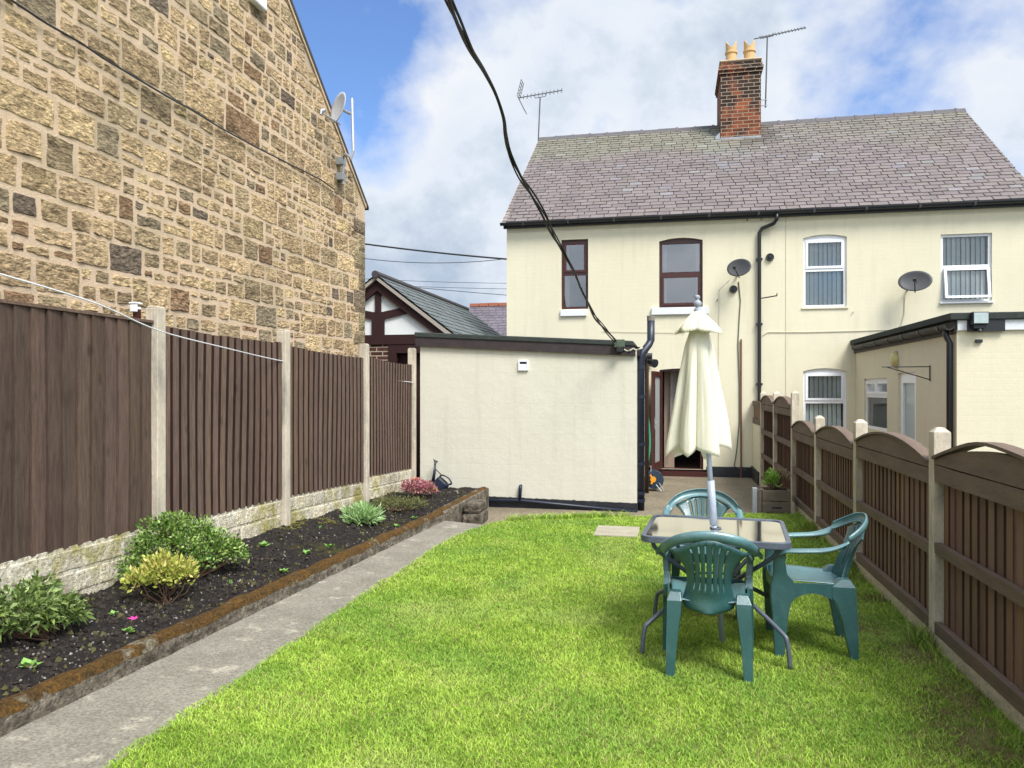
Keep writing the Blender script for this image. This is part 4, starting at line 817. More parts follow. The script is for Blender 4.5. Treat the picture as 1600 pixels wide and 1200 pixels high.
# ============================================================ RIGHT FENCE
RY_ = [1.2, 3.22, 5.25, 7.32, 9.25, 11.02, 12.93, 14.75]
rf = thing('right_fence', 'low dark brown arched panel fence with concrete posts along the lawn', 'fence', (FRX, 6, 0))
RT = [1.35, 1.36, 1.36, 1.36, 1.31, 1.60, 1.60, 1.60]
RTx = {2: atX(1464, 667, FRX).z, 3: atX(1349, 656, FRX).z, 4: atX(1284, 650, FRX).z, 5: atX(1243, 611, FRX).z, 6: atX(1213, 612, FRX).z, 7: atX(1193, 612, FRX).z}
for i, y in enumerate(RY_):
    t = RTx.get(i, RT[i]); mb = MB(); b = -.1 if i < 5 else PZ-.05
    mb.box(FRX-.05, FRX+.05, y-.05, y+.05, b, t-.03)
    o_ = len(mb.v); mb.add([(FRX-.05, y-.05, t-.03), (FRX+.05, y-.05, t-.03), (FRX+.05, y+.05, t-.03), (FRX-.05, y+.05, t-.03), (FRX-.02, y-.02, t), (FRX+.02, y-.02, t), (FRX+.02, y+.02, t), (FRX-.02, y+.02, t)], [(0, 1, 5, 4), (1, 2, 6, 5), (2, 3, 7, 6), (3, 0, 4, 7), (4, 5, 6, 7)])
    mb.build('post', CONC, rf, bevel=.005)
for i in range(7):
    y0, y1 = RY_[i]+.052, RY_[i+1]-.052; tall = i >= 5
    ze = {0: 1.17, 1: 1.165, 2: 1.135, 3: 1.09, 4: 1.07, 5: 1.36, 6: 1.36}[i]; rise = .118; bz = .085 if not tall else PZ+.12
    fn = lambda a, b, d: (FRX-.024+d, a, b)
    def arch(y, e=0): return ze+e+rise*(1-(2*(y-y0)/(y1-y0)-1)**2)
    mb = MB(); n = 17; w = (y1-y0)/n
    for k in range(n):
        ya = y0+k*w; v = rc(.72, 1.15); c = (v, v*rc(.93, 1.05), v*rc(.9, 1.08)); gp_ = rc(.002, .005) if random.random() < .78 else .010
        mb.add([fn(ya+gp_, bz, .020), fn(ya+w-.002, bz, .030), fn(ya+w-.002, arch(ya+w, -.03), .030), fn(ya+gp_, arch(ya, -.03), .020), fn(ya+gp_, bz, .040), fn(ya+w-.002, bz, .040), fn(ya+w-.002, arch(ya+w, -.03), .040), fn(ya+gp_, arch(ya, -.03), .040)], [(0, 1, 2, 3), (7, 6, 5, 4), (0, 3, 7, 4), (1, 5, 6, 2), (3, 2, 6, 7)], c); mb.c[-3] = mb.c[-2] = (c[0]*.3, c[1]*.24, c[2]*.22)  # side faces coloured dark: bare wood and painted-in gap shadow
    p = mb.build('panel', WOODR, rf, fixn=False)
    rails = [(ze-.135, .10), (ze-.58, .065), (bz, .075)] if not tall else [(ze-.135, .10), (ze-.56, .07), (ze-1.0, .07), (bz, .07)]
    for (z, h) in rails:
        g = []; mb = MB()
        for k in range(13):
            y = y0+(y1-y0)*k/12; dz = .006*nz3(y*2, z, i); a = z+dz; g.append([(FRX-.046, y, a), (FRX-.048, y, a+h), (FRX-.006, y, a+h), (FRX-.006, y, a), (FRX-.046, y, a)])
        mb.sheet(g); mb.build('rail', WOODRAIL, p, fixn=False)
    mb = MB(); N_ = 16; up = [(y0+(y1-y0)*k/N_) for k in range(N_+1)]
    if True:
        for k in range(N_): mb.prism([(up[k], ze-.028+.0), (up[k+1], ze-.028), (up[k+1], arch(up[k+1])-.004), (up[k], arch(up[k])-.004)], fn, -.024, .017)
    mb.build('arch_board', WOODRAIL, p)
    mb = MB(); lift = lambda y: (.028*math.exp(-((y-y0-(y1-y0)*.62)/.35)**2) if i == 1 else 0)
    for k in range(N_): mb.prism([(up[k], arch(up[k])+lift(up[k])), (up[k+1], arch(up[k+1])+lift(up[k+1])), (up[k+1], arch(up[k+1])+.018+lift(up[k+1])), (up[k], arch(up[k])+.018+lift(up[k]))], fn, -.040, .045)
    mb.build('capping', WOODRAIL, p)
    mb = MB(); mb.box(FRX-.045, FRX+.015, y0, y1, -.15 if not tall else PZ-.1, bz-.002); mb.build('gravel_board', mat('rough_gravel_board', (.66, .58, .43), (.48, .41, .29), 9, .95, .9, 30, bdist=.02), rf)
bw = thing('boundary_wall', 'low cream rendered boundary wall with black base and brown panel on top by the house', 'wall', (FRX, 15.4, PZ))
mb = MB(); mb.box(FRX-.06, FRX+.05, 14.81, FY-.004, PZ-.05, .92); mb.build('wall', CREAM, bw)
mb = MB(); mb.box(FRX-.09, FRX-.061, 14.82, FY-.03, PZ-.05, PZ+.24); mb.build('plinth', PLINTH, bw)
mb = MB(); mb.box(FRX-.03, FRX+.03, 14.81, FY-.01, .925, 1.36); p = mb.build('panel', WOODR, bw)
for z in (.93, 1.27): mb = MB(); mb.box(FRX-.055, FRX-.031, 14.81, FY-.01, z, z+.10); mb.build('rail', WOODRAIL, p)

# ============================================================ GARDEN TABLE
TC = Vector((.27, 5.03, 0)); TR = -R(4.3)
tb = thing('garden_table', 'square glass topped garden table with a rounded dark metal rim', 'table', (0, 0, 0))
def rrect(w, h, r, n=6):
    pts = []
    for cx_, cy_, a0 in ((w/2-r, h/2-r, 0), (-w/2+r, h/2-r, 90), (-w/2+r, -h/2+r, 180), (w/2-r, -h/2+r, 270)):
        for k in range(n+1): a = R(a0+90*k/n); pts.append((cx_+r*math.cos(a), cy_+r*math.sin(a)))
    return pts
TW, TD, TH = .86, .84, .72
mb = MB(); a = rrect(TW, TD, .075); b = rrect(TW-.055, TD-.055, .055); n = len(a)
for (za, zb_) in ((TH-.035, TH+.004),):
    vs = [(x, y, za) for x, y in a]+[(x, y, zb_) for x, y in a]+[(x, y, zb_) for x, y in b]+[(x, y, za) for x, y in b]
    mb.add(vs, [(i+k*n, (i+1) % n+k*n, (i+1) % n+((k+1) % 4)*n, i+((k+1) % 4)*n) for k in range(4) for i in range(n)])
mb.build('rim', TBLM, tb, bevel=.004, smooth=False)
mb = MB(); b2 = rrect(TW-.05, TD-.05, .055); c_ = [(.022*math.cos(R(360*k/n+45*0)), .022*math.sin(R(360*k/n))) for k in range(n)]
def ringang(p): return math.atan2(p[1], p[0])
inner = [(.024*math.cos(ringang(p)), .024*math.sin(ringang(p))) for p in b2]
vs = [(x, y, TH-.003) for x, y in b2]+[(x, y, TH-.003) for x, y in inner]; mb.add(vs, [(i, (i+1) % n, (i+1) % n+n, i+n) for i in range(n)]); mb.build('glass_top', GLASST, tb)
mb = MB(); mb.lathe([(.024, TH-.012), (.034, TH-.012), (.036, TH+.004), (.024, TH+.006)], (0, 0, 0), 20); mb.build('parasol_ring', TBLM, tb)
for sx_, sy__ in ((-1, -1), (1, -1), (1, 1), (-1, 1)):
    mb = MB(); pts = [(sx_*.36, sy__*.35, TH-.03), (sx_*.33, sy__*.32, .62), (sx_*.15, sy__*.14, .45), (sx_*.12, sy__*.11, .40), (sx_*.16, sy__*.15, .35), (sx_*.37, sy__*.345, .20), (sx_*.405, sy__*.38, .15), (sx_*.42, sy__*.39, 0.0)]
    mb.tube(smooth([Vector(p) for p in pts], 4), .0135, 10); mb.build('leg', TBLM, tb, smooth=True)
mb = MB(); k_ = [(.16*math.cos(R(a)), .15*math.sin(R(a)), .40) for a in range(0, 361, 15)]; mb.tube(k_, .008, 6, cap=False); mb.build('leg_ring', TBLM, tb, smooth=True)
tb.location = TC; tb.rotation_euler = (0, 0, TR)

# ============================================================ CHAIRS
def make_chair():
    o = thing('garden_chair', 'x', 'chair', (0, 0, 0), 'green plastic garden chairs')
    # seat: dished grid with slot grooves
    def seatw(y): return .205+.03*(y+.2)/.43
    mb = MB(); g = []
    for j in range(15):
        y = -.21+.41*j/14; t = j/14; row = []
        for i in range(23):
            s = -1+2*i/22; w = seatw(y); x = s*w
            z = .415+.022*(t)+.018*s*s - .035*max(0, t-.86)/.14
            if abs(s) < .8 and 2 < j < 13 and i % 2 == 0: z -= .004
            row.append((x, y+(.02*(1-s*s) if t > .9 else 0), z))
        g.append(row)
    mb.sheet(g); mb.build('seat', FADED_SHEEN, o, solid=.006, smooth=True)
    # apron under the seat edges
    mb = MB()
    ring = [(-seatw(-.21), -.21), (-seatw(.23), .18), (-.19, .215), (0, .225), (.19, .215), (seatw(.23), .18), (seatw(-.21), -.21), (0, -.235)]
    def zt2(y): return .415+.022*(y+.21)/.44+.014
    n_ = len(ring); g = []
    for k in range(1, 6):
        x, y = ring[k % n_]; g.append([(x*1.01, y, zt2(y)), (x*1.05, y*1.02, zt2(y)-.02), (x*1.05, y*1.02, zt2(y)-.062)])
    mb.sheet(g); mb.build('seat_apron', GREENP, o, solid=.006, smooth=False)
    # back: waisted, slotted fan
    ts = [-.22, -.19, -.14, -.06, .03, .10, .15, .26, .38, .50, .62, .74, .84, .92, 1.0]; NC = 33
    def bw_(t):
        if t < -.05: return .150*max(.12, 1-((-.05-t)/.175)**3)**.5
        if t < .25: return .150-.026*(t+.05)/.30
        return .124+.098*((t-.25)/.75)**2.6
    def bp(s, t):
        w = bw_(t); e = .50*max(0, t-.25)/.75       # the middle slats stay near vertical, only the outer ribs fan out
        x = s*(.128 if abs(s) < .72 and t > .25 else w) if False else s*w*(1-e*(1-abs(s)**3)*.55)
        return (x, -.232-.100*max(t, 0)-.01*t+.055*s*s+(.0 if t > 0 else .05*t), .435+.352*t-(.075*s*s*max(0, t-.3)/.7))
    mb = MB(); vs = {}; V = []; Fc = []
    for j, t in enumerate(ts):
        for i in range(NC): vs[(i, j)] = len(V); V.append(bp(-1+2*i/(NC-1), t))
    for j in range(len(ts)-1):
        for i in range(NC-1):
            slot = 6 <= j <= 12 and i in (5, 9, 13, 18, 22, 26)
            if slot: continue
            Fc.append((vs[(i, j)], vs[(i+1, j)], vs[(i+1, j+1)], vs[(i, j+1)]))
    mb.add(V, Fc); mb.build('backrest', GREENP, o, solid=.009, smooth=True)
    # arm and top rail band: one continuous hoop
    half = [((.262, .205, .612), (0, 0, 0), .024), ((.268, .16, .640), 0, .028), ((.275, .06, .648), 0, .029), ((.278, -.05, .656), 0, .029), ((.276, -.13, .672), 0, .028), ((.264, -.205, .702), 0, .027), ((.228, -.27, .742), 0, .027), ((.165, -.318, .776), 0, .027), ((.08, -.342, .796), 0, .027), ((0, -.35, .802), 0, .027)]
    path = [Vector(h[0]) for h in half]+[Vector((-h[0][0], h[0][1], h[0][2])) for h in reversed(half[:-1])]
    wid = [h[2] for h in half]+[h[2] for h in reversed(half[:-1])]
    path2 = smooth(path, 4); wid2 = []
    for i in range(len(path)-1): wid2 += [wid[i]+(wid[i+1]-wid[i])*k/4 for k in range(4)]
    wid2.append(wid[-1]); mb = MB(); g = []
    for i, p in enumerate(path2):
        t = (path2[min(i+1, len(path2)-1)]-path2[max(i-1, 0)]).normalized(); up_ = Vector((0, 0, 1)); out = t.cross(up_).normalized()
        if out.dot(Vector((p.x, p.y*1.0, 0))) < 0: out = -out
        k = max(0, min(1, (-p.y-.02)/.34)); k = k*k*(3-2*k); wdir = (out*(1-.72*k)+Vector((0, 0, 1))*k).normalized()
        nn = t.cross(wdir).normalized();
        if nn.dot(out*k+Vector((0, 0, 1))*(1-k)) < 0: nn = -nn
        w = wid2[i]; row = []
        for q in range(6): a_ = -1+2*q/5; row.append(p+wdir*(a_*w)-nn*(.012*a_*a_))
        lip = [p+wdir*(w)-nn*.020]; row = [p-wdir*w-nn*.020]+row+lip; g.append(row)
    mb.sheet(g); mb.build('arm_rail', FADED_SHEEN, o, solid=.007, smooth=True)
    # legs
    def leg(pts, name='leg'):
        mb = MB(); g = []
        for (c, wx, wy) in pts:
            x, y, z = c; g.append([(x-wx, y-wy, z), (x+wx, y-wy, z), (x+wx, y+wy, z), (x-wx, y+wy, z), (x-wx, y-wy, z)])
        mb.sheet(g); mb.add(g[0][:4], [(0, 1, 2, 3)]); mb.add(g[-1][:4], [(0, 1, 2, 3)]); mb.build(name, GREENP, o, bevel=.006)
    for s in (-1, 1):
        leg([((s*.262, .186, .0), .019, .028), ((s*.260, .184, .12), .021, .036), ((s*.257, .182, .24), .023, .044), ((s*.254, .178, .32), .024, .056), ((s*.252, .168, .36), .024, .070), ((s*.250, .166, .43), .024, .070), ((s*.252, .168, .455), .022, .060), ((s*.256, .182, .49), .019, .040), ((s*.263, .186, .56), .018, .034), ((s*.266, .182, .632), .018, .034)])
        leg([((s*.222, -.240, .0), .025, .022), ((s*.217, -.226, .12), .029, .034), ((s*.210, -.212, .24), .034, .044), ((s*.204, -.196, .32), .038, .056), ((s*.200, -.182, .36), .041, .068), ((s*.198, -.180, .425), .043, .066), ((s*.192, -.190, .468), .030, .028)])
        mb = MB(); g = [[(s*(.232+.012*(y+.09)/.17), y, z) for z in (.352+.03*(1-(2*(y+.105)/.195-1)**2), .40, .438)] for y in (-.12, -.105, -.06, -.01, .04, .09, .10)]; mb.sheet(g); mb.build('side_apron', GREENP, o, solid=.012)
    return o
ch0 = make_chair(); ch0.scale = (.94, 1, 1); ch0['label'] = 'green plastic armchair with its slatted back to the viewer in front of the table'
ch0.location = (.205, 4.60, 0); ch0.rotation_euler = (0, 0, -R(1.5))
c1_ = copy_tree(ch0); c1_['label'] = 'green plastic armchair seen from the side to the right of the table'; c1_.location = (.82, 5.08, 0); c1_.rotation_euler = (0, 0, R(89))
c2_ = copy_tree(ch0); c2_['label'] = 'green plastic armchair on the far side of the table facing the viewer'; c2_.location = (.215, 5.74, 0); c2_.rotation_euler = (0, 0, R(177))

# ============================================================ PARASOL
PB_ = Vector((.311, 5.03, 0)); PTOP = Vector((PB_.x-.155, PB_.y+.0, 2.2))
um = thing('parasol', 'closed cream parasol on a grey pole leaning slightly left through the table', 'parasol', PB_)
ax = (PTOP-PB_); 
def pu(x, y, z): return PB_+ax*(z/2.2)+Vector((x, y, 0))
mb = MB(); mb.tube([pu(0, 0, -.05), pu(0, 0, .78)], .019, 14); mb.tube([pu(0, 0, .78), pu(0, 0, 2.1)], .016, 12); mb.build('pole', POLEM, um, smooth=True)
mb = MB(); mb.tube([pu(0, 0, .74), pu(0, 0, 1.02)], .0245, 16); mb.build('pole_sleeve', POLEM, um, smooth=True)
mb = MB(); pr2 = [(0, 2.2), (.013, 2.198), (.019, 2.186), (.013, 2.174), (.010, 2.168), (.020, 2.160), (.027, 2.146), (.022, 2.13), (.013, 2.120), (.024, 2.112), (.028, 2.10), (.028, 2.085), (.0, 2.085)]
for (r0, z0), (r1, z1) in zip(pr2, pr2[1:]): pass
g = [[pu(r*math.cos(R(a)), r*math.sin(R(a)), z) for a in range(0, 361, 18)] for r, z in pr2]; mb.sheet(g); mb.build('finial', mat('grey_finial', (.30, .33, .38), None, 1, .45), um, smooth=True)
def canopy(z_top, prof, lobes, depth, hemz, ph, name, seed, dip):
    g = []; NA = 216; rd = random.Random(seed); amp = [rd.uniform(.80, 1.10) for _ in range(lobes)]; off = [rd.uniform(-.22, .22) for _ in range(lobes)]; dz = [rd.uniform(-.02, .02) for _ in range(lobes)]; sk = [rd.uniform(-.25, .25) for _ in range(lobes)]
    for j, (t, r) in enumerate(prof):
        row = []
        for k in range(NA+1):
            q = k/NA*lobes; i = int(q) % lobes; f_ = q-int(q); i2 = (i+1) % lobes
            ridge = 1-abs(2*f_-1)**1.5            # 1 in the middle of a fold, 0 in the valley
            crease = .5+.5*math.tanh((f_-.5-sk[i])*7)
            rr = r*(1-depth*min(1, t*2.2)*(1-ridge))*(1+(amp[i]-1)*ridge)
            a = 2*math.pi*(q/lobes)+ph+(off[i]*ridge+.42*ridge*(1 if i % 2 else .7))*min(1, t*1.6)
            rr *= 1+.05*nz3(math.cos(a)*3, math.sin(a)*3, t*2.5+seed)*t+.035*nz3(math.cos(a)*11, math.sin(a)*11, t*3+seed)*min(1, t*3)
            zb_ = hemz+dz[i]*1.3*ridge+dip*abs(2*f_-1)+.5*dip*math.cos(a)**2
            z = z_top+(zb_-z_top)*t
            row.append(pu(rr*math.cos(a)-.06*t*(1 if z_top < 2.09 else .1), rr*math.sin(a)*.92, z))
        g.append(row)
    mb = MB(); mb.sheet(g); return mb.build(name, CANV, um, smooth=True, solid=.003)
canopy(2.06, [(0, .035), (.06, .046), (.13, .068), (.20, .092), (.28, .108), (.36, .122), (.44, .138), (.52, .153), (.60, .168), (.68, .183), (.76, .197), (.84, .210), (.91, .221), (.97, .228), (1, .23)], 6, .55, 1.15, .35, 'canopy', 4, .075)
canopy(2.105, [(0, .022), (.08, .032), (.25, .062), (.45, .098), (.65, .128), (.85, .155), (1, .165)], 5, .36, 1.935, .75, 'vent_flap', 9, .034)
mb = MB()
for k in range(7):
    a = 2*math.pi*k/7+.3; mb.tube([pu(.03*math.cos(a), .03*math.sin(a), 2.03), pu(.075*math.cos(a), .075*math.sin(a), 1.30)], .006, 5)
mb.build('rib', POLEM, um)

# ============================================================ SMALL OBJECTS
# watering can, tilted against the wall
wc = thing('watering_can', 'dark navy plastic watering can tipped against the outhouse wall', 'watering can', (0, 0, 0))
mb = MB(); g = []
for z, w, d_ in ((0, .10, .075), (.02, .105, .08), (.2, .10, .075), (.235, .09, .065), (.24, .06, .05)):
    g.append([(w*math.copysign(abs(math.cos(R(a)))**.6, math.cos(R(a))), d_*math.copysign(abs(math.sin(R(a)))**.6, math.sin(R(a))), z) for a in range(0, 361, 15)])
mb.sheet(g); mb.add(g[0][:-1], [tuple(range(24))]); mb.build('body', NAVYP, wc, smooth=False)
mb = MB(); mb.tube(smooth([Vector(p) for p in ((.07, 0, .22), (.10, 0, .29), (.02, 0, .325), (-.07, 0, .29), (-.085, 0, .23))], 4), .014, 8); mb.build('handle', NAVYP, wc, smooth=True)
mb = MB(); mb.tube([(-.10, 0, .05), (-.17, 0, .20), (-.26, 0, .36)], [.028, .022, .016], 10); mb.tube([(-.07, 0, .28), (-.21, 0, .28)], .010, 6); mb.build('spout', NAVYP, wc, smooth=True)
mb = MB(); mb.tube([(-.26, 0, .36), (-.285, 0, .42)], [.016, .045], 14); mb.build('rose', mat('pale_rose', (.35, .36, .34)), wc)
p = atY(690, 768, OY-.22); wc.location = (p.x-.10, OY-.17, p.z+.02); wc.rotation_euler = (R(-4), R(42), R(4)); wc.scale = (1.08, 1.0, .78)
p = atY(701, 772, OY-.25)
o = thing('hand_fork', 'teal handled hand fork lying on the soil by the outhouse wall', 'hand tool', p)
mb = MB(); mb.tube([(p.x-.08, p.y, p.z+.01), (p.x+.10, p.y+.02, p.z+.005), (p.x+.16, p.y+.03, p.z-.01)], [.018, .02, .014], 8); mb.build('handle', TEALP, o)
mb = MB(); [mb.tube([(p.x-.08, p.y+k*.0, p.z+.01), (p.x-.14, p.y+k, p.z+.02+abs(k)*.1), (p.x-.26, p.y+k, p.z+.01)], .005, 5) for k in (-.03, 0, .03)]; mb.build('tines', TEALP, o)
q0, q1 = atY(719, 780, 10.6), atY(713, 766, 10.6); mb = MB(); mb.tube([q0, q1], [.014, .018], 8); mb.prism([(-.03, 0), (.03, 0), (.0, -.10)], lambda a, b, d: (q0.x+a+.005, q0.y+d, q0.z+b+.01), -.004, .004); tag(mb.build('trowel', mat('old_wood_tool', (.22, .18, .15))), 'grey handled trowel pushed upright into the far corner of the bed', 'hand tool')
p = atY(672, 770, 10.85); mb = MB(); mb.lathe([(0, -.02), (.13, -.02), (.15, .02), (.13, .022), (.11, .0), (0, .0)], p, 20); tag(mb.build('terracotta_saucer', TERRA), 'shallow terracotta saucer on the soil beside the pink heather', 'saucer')
def flower(p, m, r, n, name, lab, stem=.1):
    o = thing(name, lab, 'flower', p); mb = MB()
    for k in range(n):
        a = 2*math.pi*k/n; d = Vector((math.cos(a), math.sin(a), .15)); s_ = Vector((-math.sin(a), math.cos(a), 0)); c = p+Vector((0, 0, stem)); mb.add([c, c+d*r*.6+s_*r*.3, c+d*r, c+d*r*.6-s_*r*.3], [(0, 1, 2, 3)])
    mb.tube([p+Vector((0, -.01, stem-.005)), p+Vector((0, -.045, stem+.012))], [.010, .016], 8); mb.build('petals', m, o, fixn=False)
    mb = MB(); mb.tube([p, p+Vector((0, 0, stem))], .004, 5); [mb.add([p, p+Vector((sx*.04, .01, .04)), p+Vector((sx*.09, .02, .09)), p+Vector((sx*.05, -.01, .03))], [(0, 1, 2, 3)]) for sx in (-1, 1, .3)]; mb.build('stem', mat('stem_green', (.08, .16, .03)), o, fixn=False)
flower(atY(676, 770, 10.6)+Vector((0, 0, -.02)), YEL, .085, 7, 'daffodil', 'single yellow daffodil in front of the watering can', .06)
flower(atY(650, 752, 10.7)-Vector((0, 0, .1)), mat('orange_petal', (.8, .25, .06)), .07, 6, 'tulip', 'small orange tulip rising out of the pink heather', .14)
# hose reel
hr = thing('hose_reel', 'navy and orange hose reel standing by the back door', 'hose reel', (-.33, 13.7, PZ)); c = Vector((-.30, 13.7, PZ+.20))
mb = MB(); mb.lathe([(0, -.008), (.155, -.008), (.16, 0), (.155, .008), (0, .008)], (c.x, c.y-.10, c.z), 32, 'y'); mb.lathe([(0, -.008), (.155, -.008), (.16, 0), (.155, .008), (0, .008)], (c.x-.02, c.y+.10, c.z), 32, 'y'); mb.build('side_disc', mat('navy_plastic', (.03, .05, .08), None, 1, .4), hr)
mb = MB(); mb.tube([(c.x+.13*math.cos(R(a)), c.y-.085+a*.00004*1.2, c.z+.13*math.sin(R(a))) for a in range(0, 4300, 20)], .011, 6); mb.build('coiled_hose', mat('green_hose', (.05, .14, .09), None, 1, .5), hr)
mb = MB(); mb.tube([(c.x-.02, c.y-.12, c.z+.01), (c.x-.02, c.y-.15, c.z+.01)], .05, 14); mb.tube([(c.x-.03, c.y-.14, c.z+.0), (c.x-.05, c.y-.14, c.z-.07)], .02, 8); mb.tube([(c.x-.03, c.y-.14, c.z+.0), (c.x-.07, c.y-.14, c.z+.09)], .015, 8); mb.build('crank', ORANGEP, hr)
mb = MB(); mb.tube([(c.x+.03, c.y-.13, c.z-.08), (c.x+.12, c.y-.16, PZ+.01), (c.x+.16, c.y-.14, PZ+.01), (c.x+.08, c.y-.12, c.z-.05)], .009, 6); mb.tube([(c.x-.10, c.y-.1, c.z+.1), (c.x-.11, c.y-.1, c.z+.24), (c.x-.06, c.y-.1, c.z+.24), (c.x-.06, c.y-.1, c.z+.1)], .009, 6); mb.tube([(c.x-.1, c.y-.11, c.z), (c.x-.14, c.y-.13, PZ+.01)], .009, 6); mb.build('stand', GREYMET, hr)
p0 = atY(1013, 660, 13.7); mb = MB(); mb.tube(smooth([Vector((p0.x-.01, 13.6, 1.15)), Vector((p0.x+.02, 13.6, .9)), Vector((p0.x+.03, 13.6, .6)), Vector((p0.x, 13.6, .35))]), .016, 8); tag(mb.build('hose_end', mat('green_hose_end', (.04, .30, .18), None, 1, .5)), 'green hose end hanging beside the brown pipe above the hose reel', 'hose')
# planter
pl = thing('wooden_planter', 'grey wooden box planter with a handle slot at the edge of the patio', 'planter', (1.33, 10.55, 0)); a = atZ(1194, 803, -.0); X0_, X1_ = 1.15, 1.50; Y0_ = 10.42
mb = MB()
for z0, z1 in ((.0, .142), (.150, .29)): mb.box(X0_, X1_, Y0_, Y0_+.02, z0, z1); mb.box(X0_, X1_, Y0_+.36, Y0_+.38, z0, z1); mb.box(X0_, X0_+.02, Y0_+.021, Y0_+.359, z0, z1); mb.box(X1_-.02, X1_, Y0_+.021, Y0_+.359, z0, z1)
mb.box(X0_+.02, X1_-.02, Y0_+.02, Y0_+.36, PZ, .02); mb.build('crate_boards', PLWOOD, pl, bevel=.004)
mb = MB(); mb.box(X0_+.02, X1_-.02, Y0_+.02, Y0_+.36, .021, .26); mb.build('soil', SOIL, pl)
mb = MB(); mb.box(X0_+.12, X0_+.24, Y0_-.004, Y0_+.004, .055, .075); mb.build('handle_slot', BLACKP, pl, bevel=.003)
mb = MB(); mb.box(X0_-.055, X0_-.012, Y0_-.0, Y0_+.045, PZ, .30); tag(mb.build('patio_stub_post', PLWOOD, bevel=.004), 'short grey timber stub post just left of the wooden planter', 'post')
mb = MB(); mb.box(X0_-.12, X0_-.06, Y0_+.02, Y0_+.12, PZ, .31); tag(mb.build('drain_outlet', LEAD, bevel=.006), 'small grey square metal outlet at the patio edge beside the planter', 'pipe')

# ============================================================ PLANTS
def leafcloud(name, parent, blobs, n, size, cols, aspect=2.2, up=.4, droop=0, m=LEAF, shell=.55, fold=.25):
    """blobs: (cx,cy,cz,rx,ry,rz,weight)"""
    w = np.array([b[6] for b in blobs], float); w /= w.sum(); idx = rng.choice(len(blobs), n, p=w); B = np.array([b[:6] for b in blobs])[idx]
    d = rng.normal(size=(n, 3)); d /= np.linalg.norm(d, axis=1, keepdims=True); rad = shell+(1-shell)*rng.random(n)**.6
    rad *= 1+.22*np.sin(d[:, 0]*7+idx*2)*np.cos(d[:, 1]*6+idx)+rng.normal(size=n)*.06; d[:, 2] = np.where(d[:, 2] < -.35, -d[:, 2]*.4, d[:, 2])
    P = B[:, :3]+d*B[:, 3:6]*rad[:, None]
    dr = d*1.0+rng.normal(size=(n, 3))*.65; dr[:, 2] += up; dr /= np.linalg.norm(dr, axis=1, keepdims=True)
    sd_ = np.cross(dr, rng.normal(size=(n, 3))); sd_ /= np.linalg.norm(sd_, axis=1, keepdims=True); nr = np.cross(dr, sd_)
    L_ = size*(.6+.8*rng.random(n))[:, None]; Wd = L_/aspect
    tip = P+dr*L_; tip[:, 2] -= droop*L_[:, 0]
    v = np.stack([P, P+dr*L_*.5+sd_*Wd*.5+nr*Wd*fold, tip, P+dr*L_*.5-sd_*Wd*.5+nr*Wd*fold], 1).reshape(-1, 3)
    C = np.array(cols)[rng.integers(0, len(cols), n)]*(.75+.5*rng.random((n, 1)))
    return tri_mesh(name, v, np.array([[0, 1, 2], [0, 2, 3]]), n, 4, C, m, parent)
def tri_mesh(name, v, pat, n, k, C, m, parent=None):
    fc = (pat[None]+(np.arange(n)*k)[:, None, None]).reshape(-1, 3); me = bpy.data.meshes.new(name)
    me.vertices.add(len(v)); me.vertices.foreach_set('co', v.astype(np.float32).ravel()); me.loops.add(fc.size); me.loops.foreach_set('vertex_index', fc.astype(np.int32).ravel())
    me.polygons.add(len(fc)); me.polygons.foreach_set('loop_start', np.arange(0, fc.size, 3, dtype=np.int32)); me.update(calc_edges=True)
    ca = me.attributes.new('col', 'FLOAT_COLOR', 'POINT'); c4 = np.ones((n, k, 4), np.float32); c4[:, :, :3] = (C[:, None, :] if C.ndim == 2 else C); ca.data.foreach_set('color', c4.ravel())
    me.materials.append(m); o = bpy.data.objects.new(name, me); COL.objects.link(o)
    if parent: o.parent = parent; o.matrix_parent_inverse = pinv(parent)
    return o
def twigs(parent, base, blobs, n, r=.005, name='stems', m=TWIG):
    mb = MB()
    for k in range(n):
        b = random.choice(blobs); e = Vector((b[0]+rc(-.7, .7)*b[3], b[1]+rc(-.7, .7)*b[4], b[2]+rc(-.2, .7)*b[5])); s = Vector(base)+Vector((rc(-.05, .05), rc(-.05, .05), 0)); mid = s.lerp(e, .5)+Vector((rc(-.04, .04), rc(-.04, .04), -.02)); mb.tube([s, mid, e], [r, r*.7, r*.35], 5)
    mb.build(name, m, parent)
def shrub(name, lab, cat, base, blobs, n, size, cols, ntw=30, group='shrubs in the flower bed', **k):
    o = thing(name, lab, cat, base, group); leafcloud('leaves', o, blobs, n, size, cols, **k)
    if ntw: twigs(o, base, blobs, ntw)
    return o
B = (-3.52, 5.15, .18)
G1 = [(.05, .11, .02), (.10, .20, .03), (.17, .29, .05), (.36, .48, .16), (.30, .42, .10)]
shrub('evergreen_shrub', 'large spreading glossy green shrub against the left fence', 'shrub', B, [(-3.60, 4.92, .46, .22, .22, .21, 4), (-3.55, 5.18, .47, .18, .22, .17, 3), (-3.46, 5.33, .36, .17, .20, .15, 3), (-3.64, 4.78, .33, .17, .16, .14, 2), (-3.40, 5.45, .29, .13, .14, .10, 1.3), (-3.58, 4.98, .60, .12, .15, .10, 1.1), (-3.48, 5.0, .32, .18, .26, .12, 1.5)], 8200, .026, G1, 90, aspect=1.7)
B = (-3.36, 4.60, .15)
shrub('variegated_shrub', 'compact yellow green shrub in front of the large green shrub', 'shrub', B, [(-3.38, 4.60, .36, .12, .13, .12, 3), (-3.30, 4.70, .31, .10, .12, .12, 2), (-3.45, 4.46, .32, .10, .10, .09, 1.2)], 1900, .036, [(.42, .46, .09), (.52, .52, .12), (.34, .40, .07), (.58, .50, .16)], 16, aspect=2.3, up=.6)
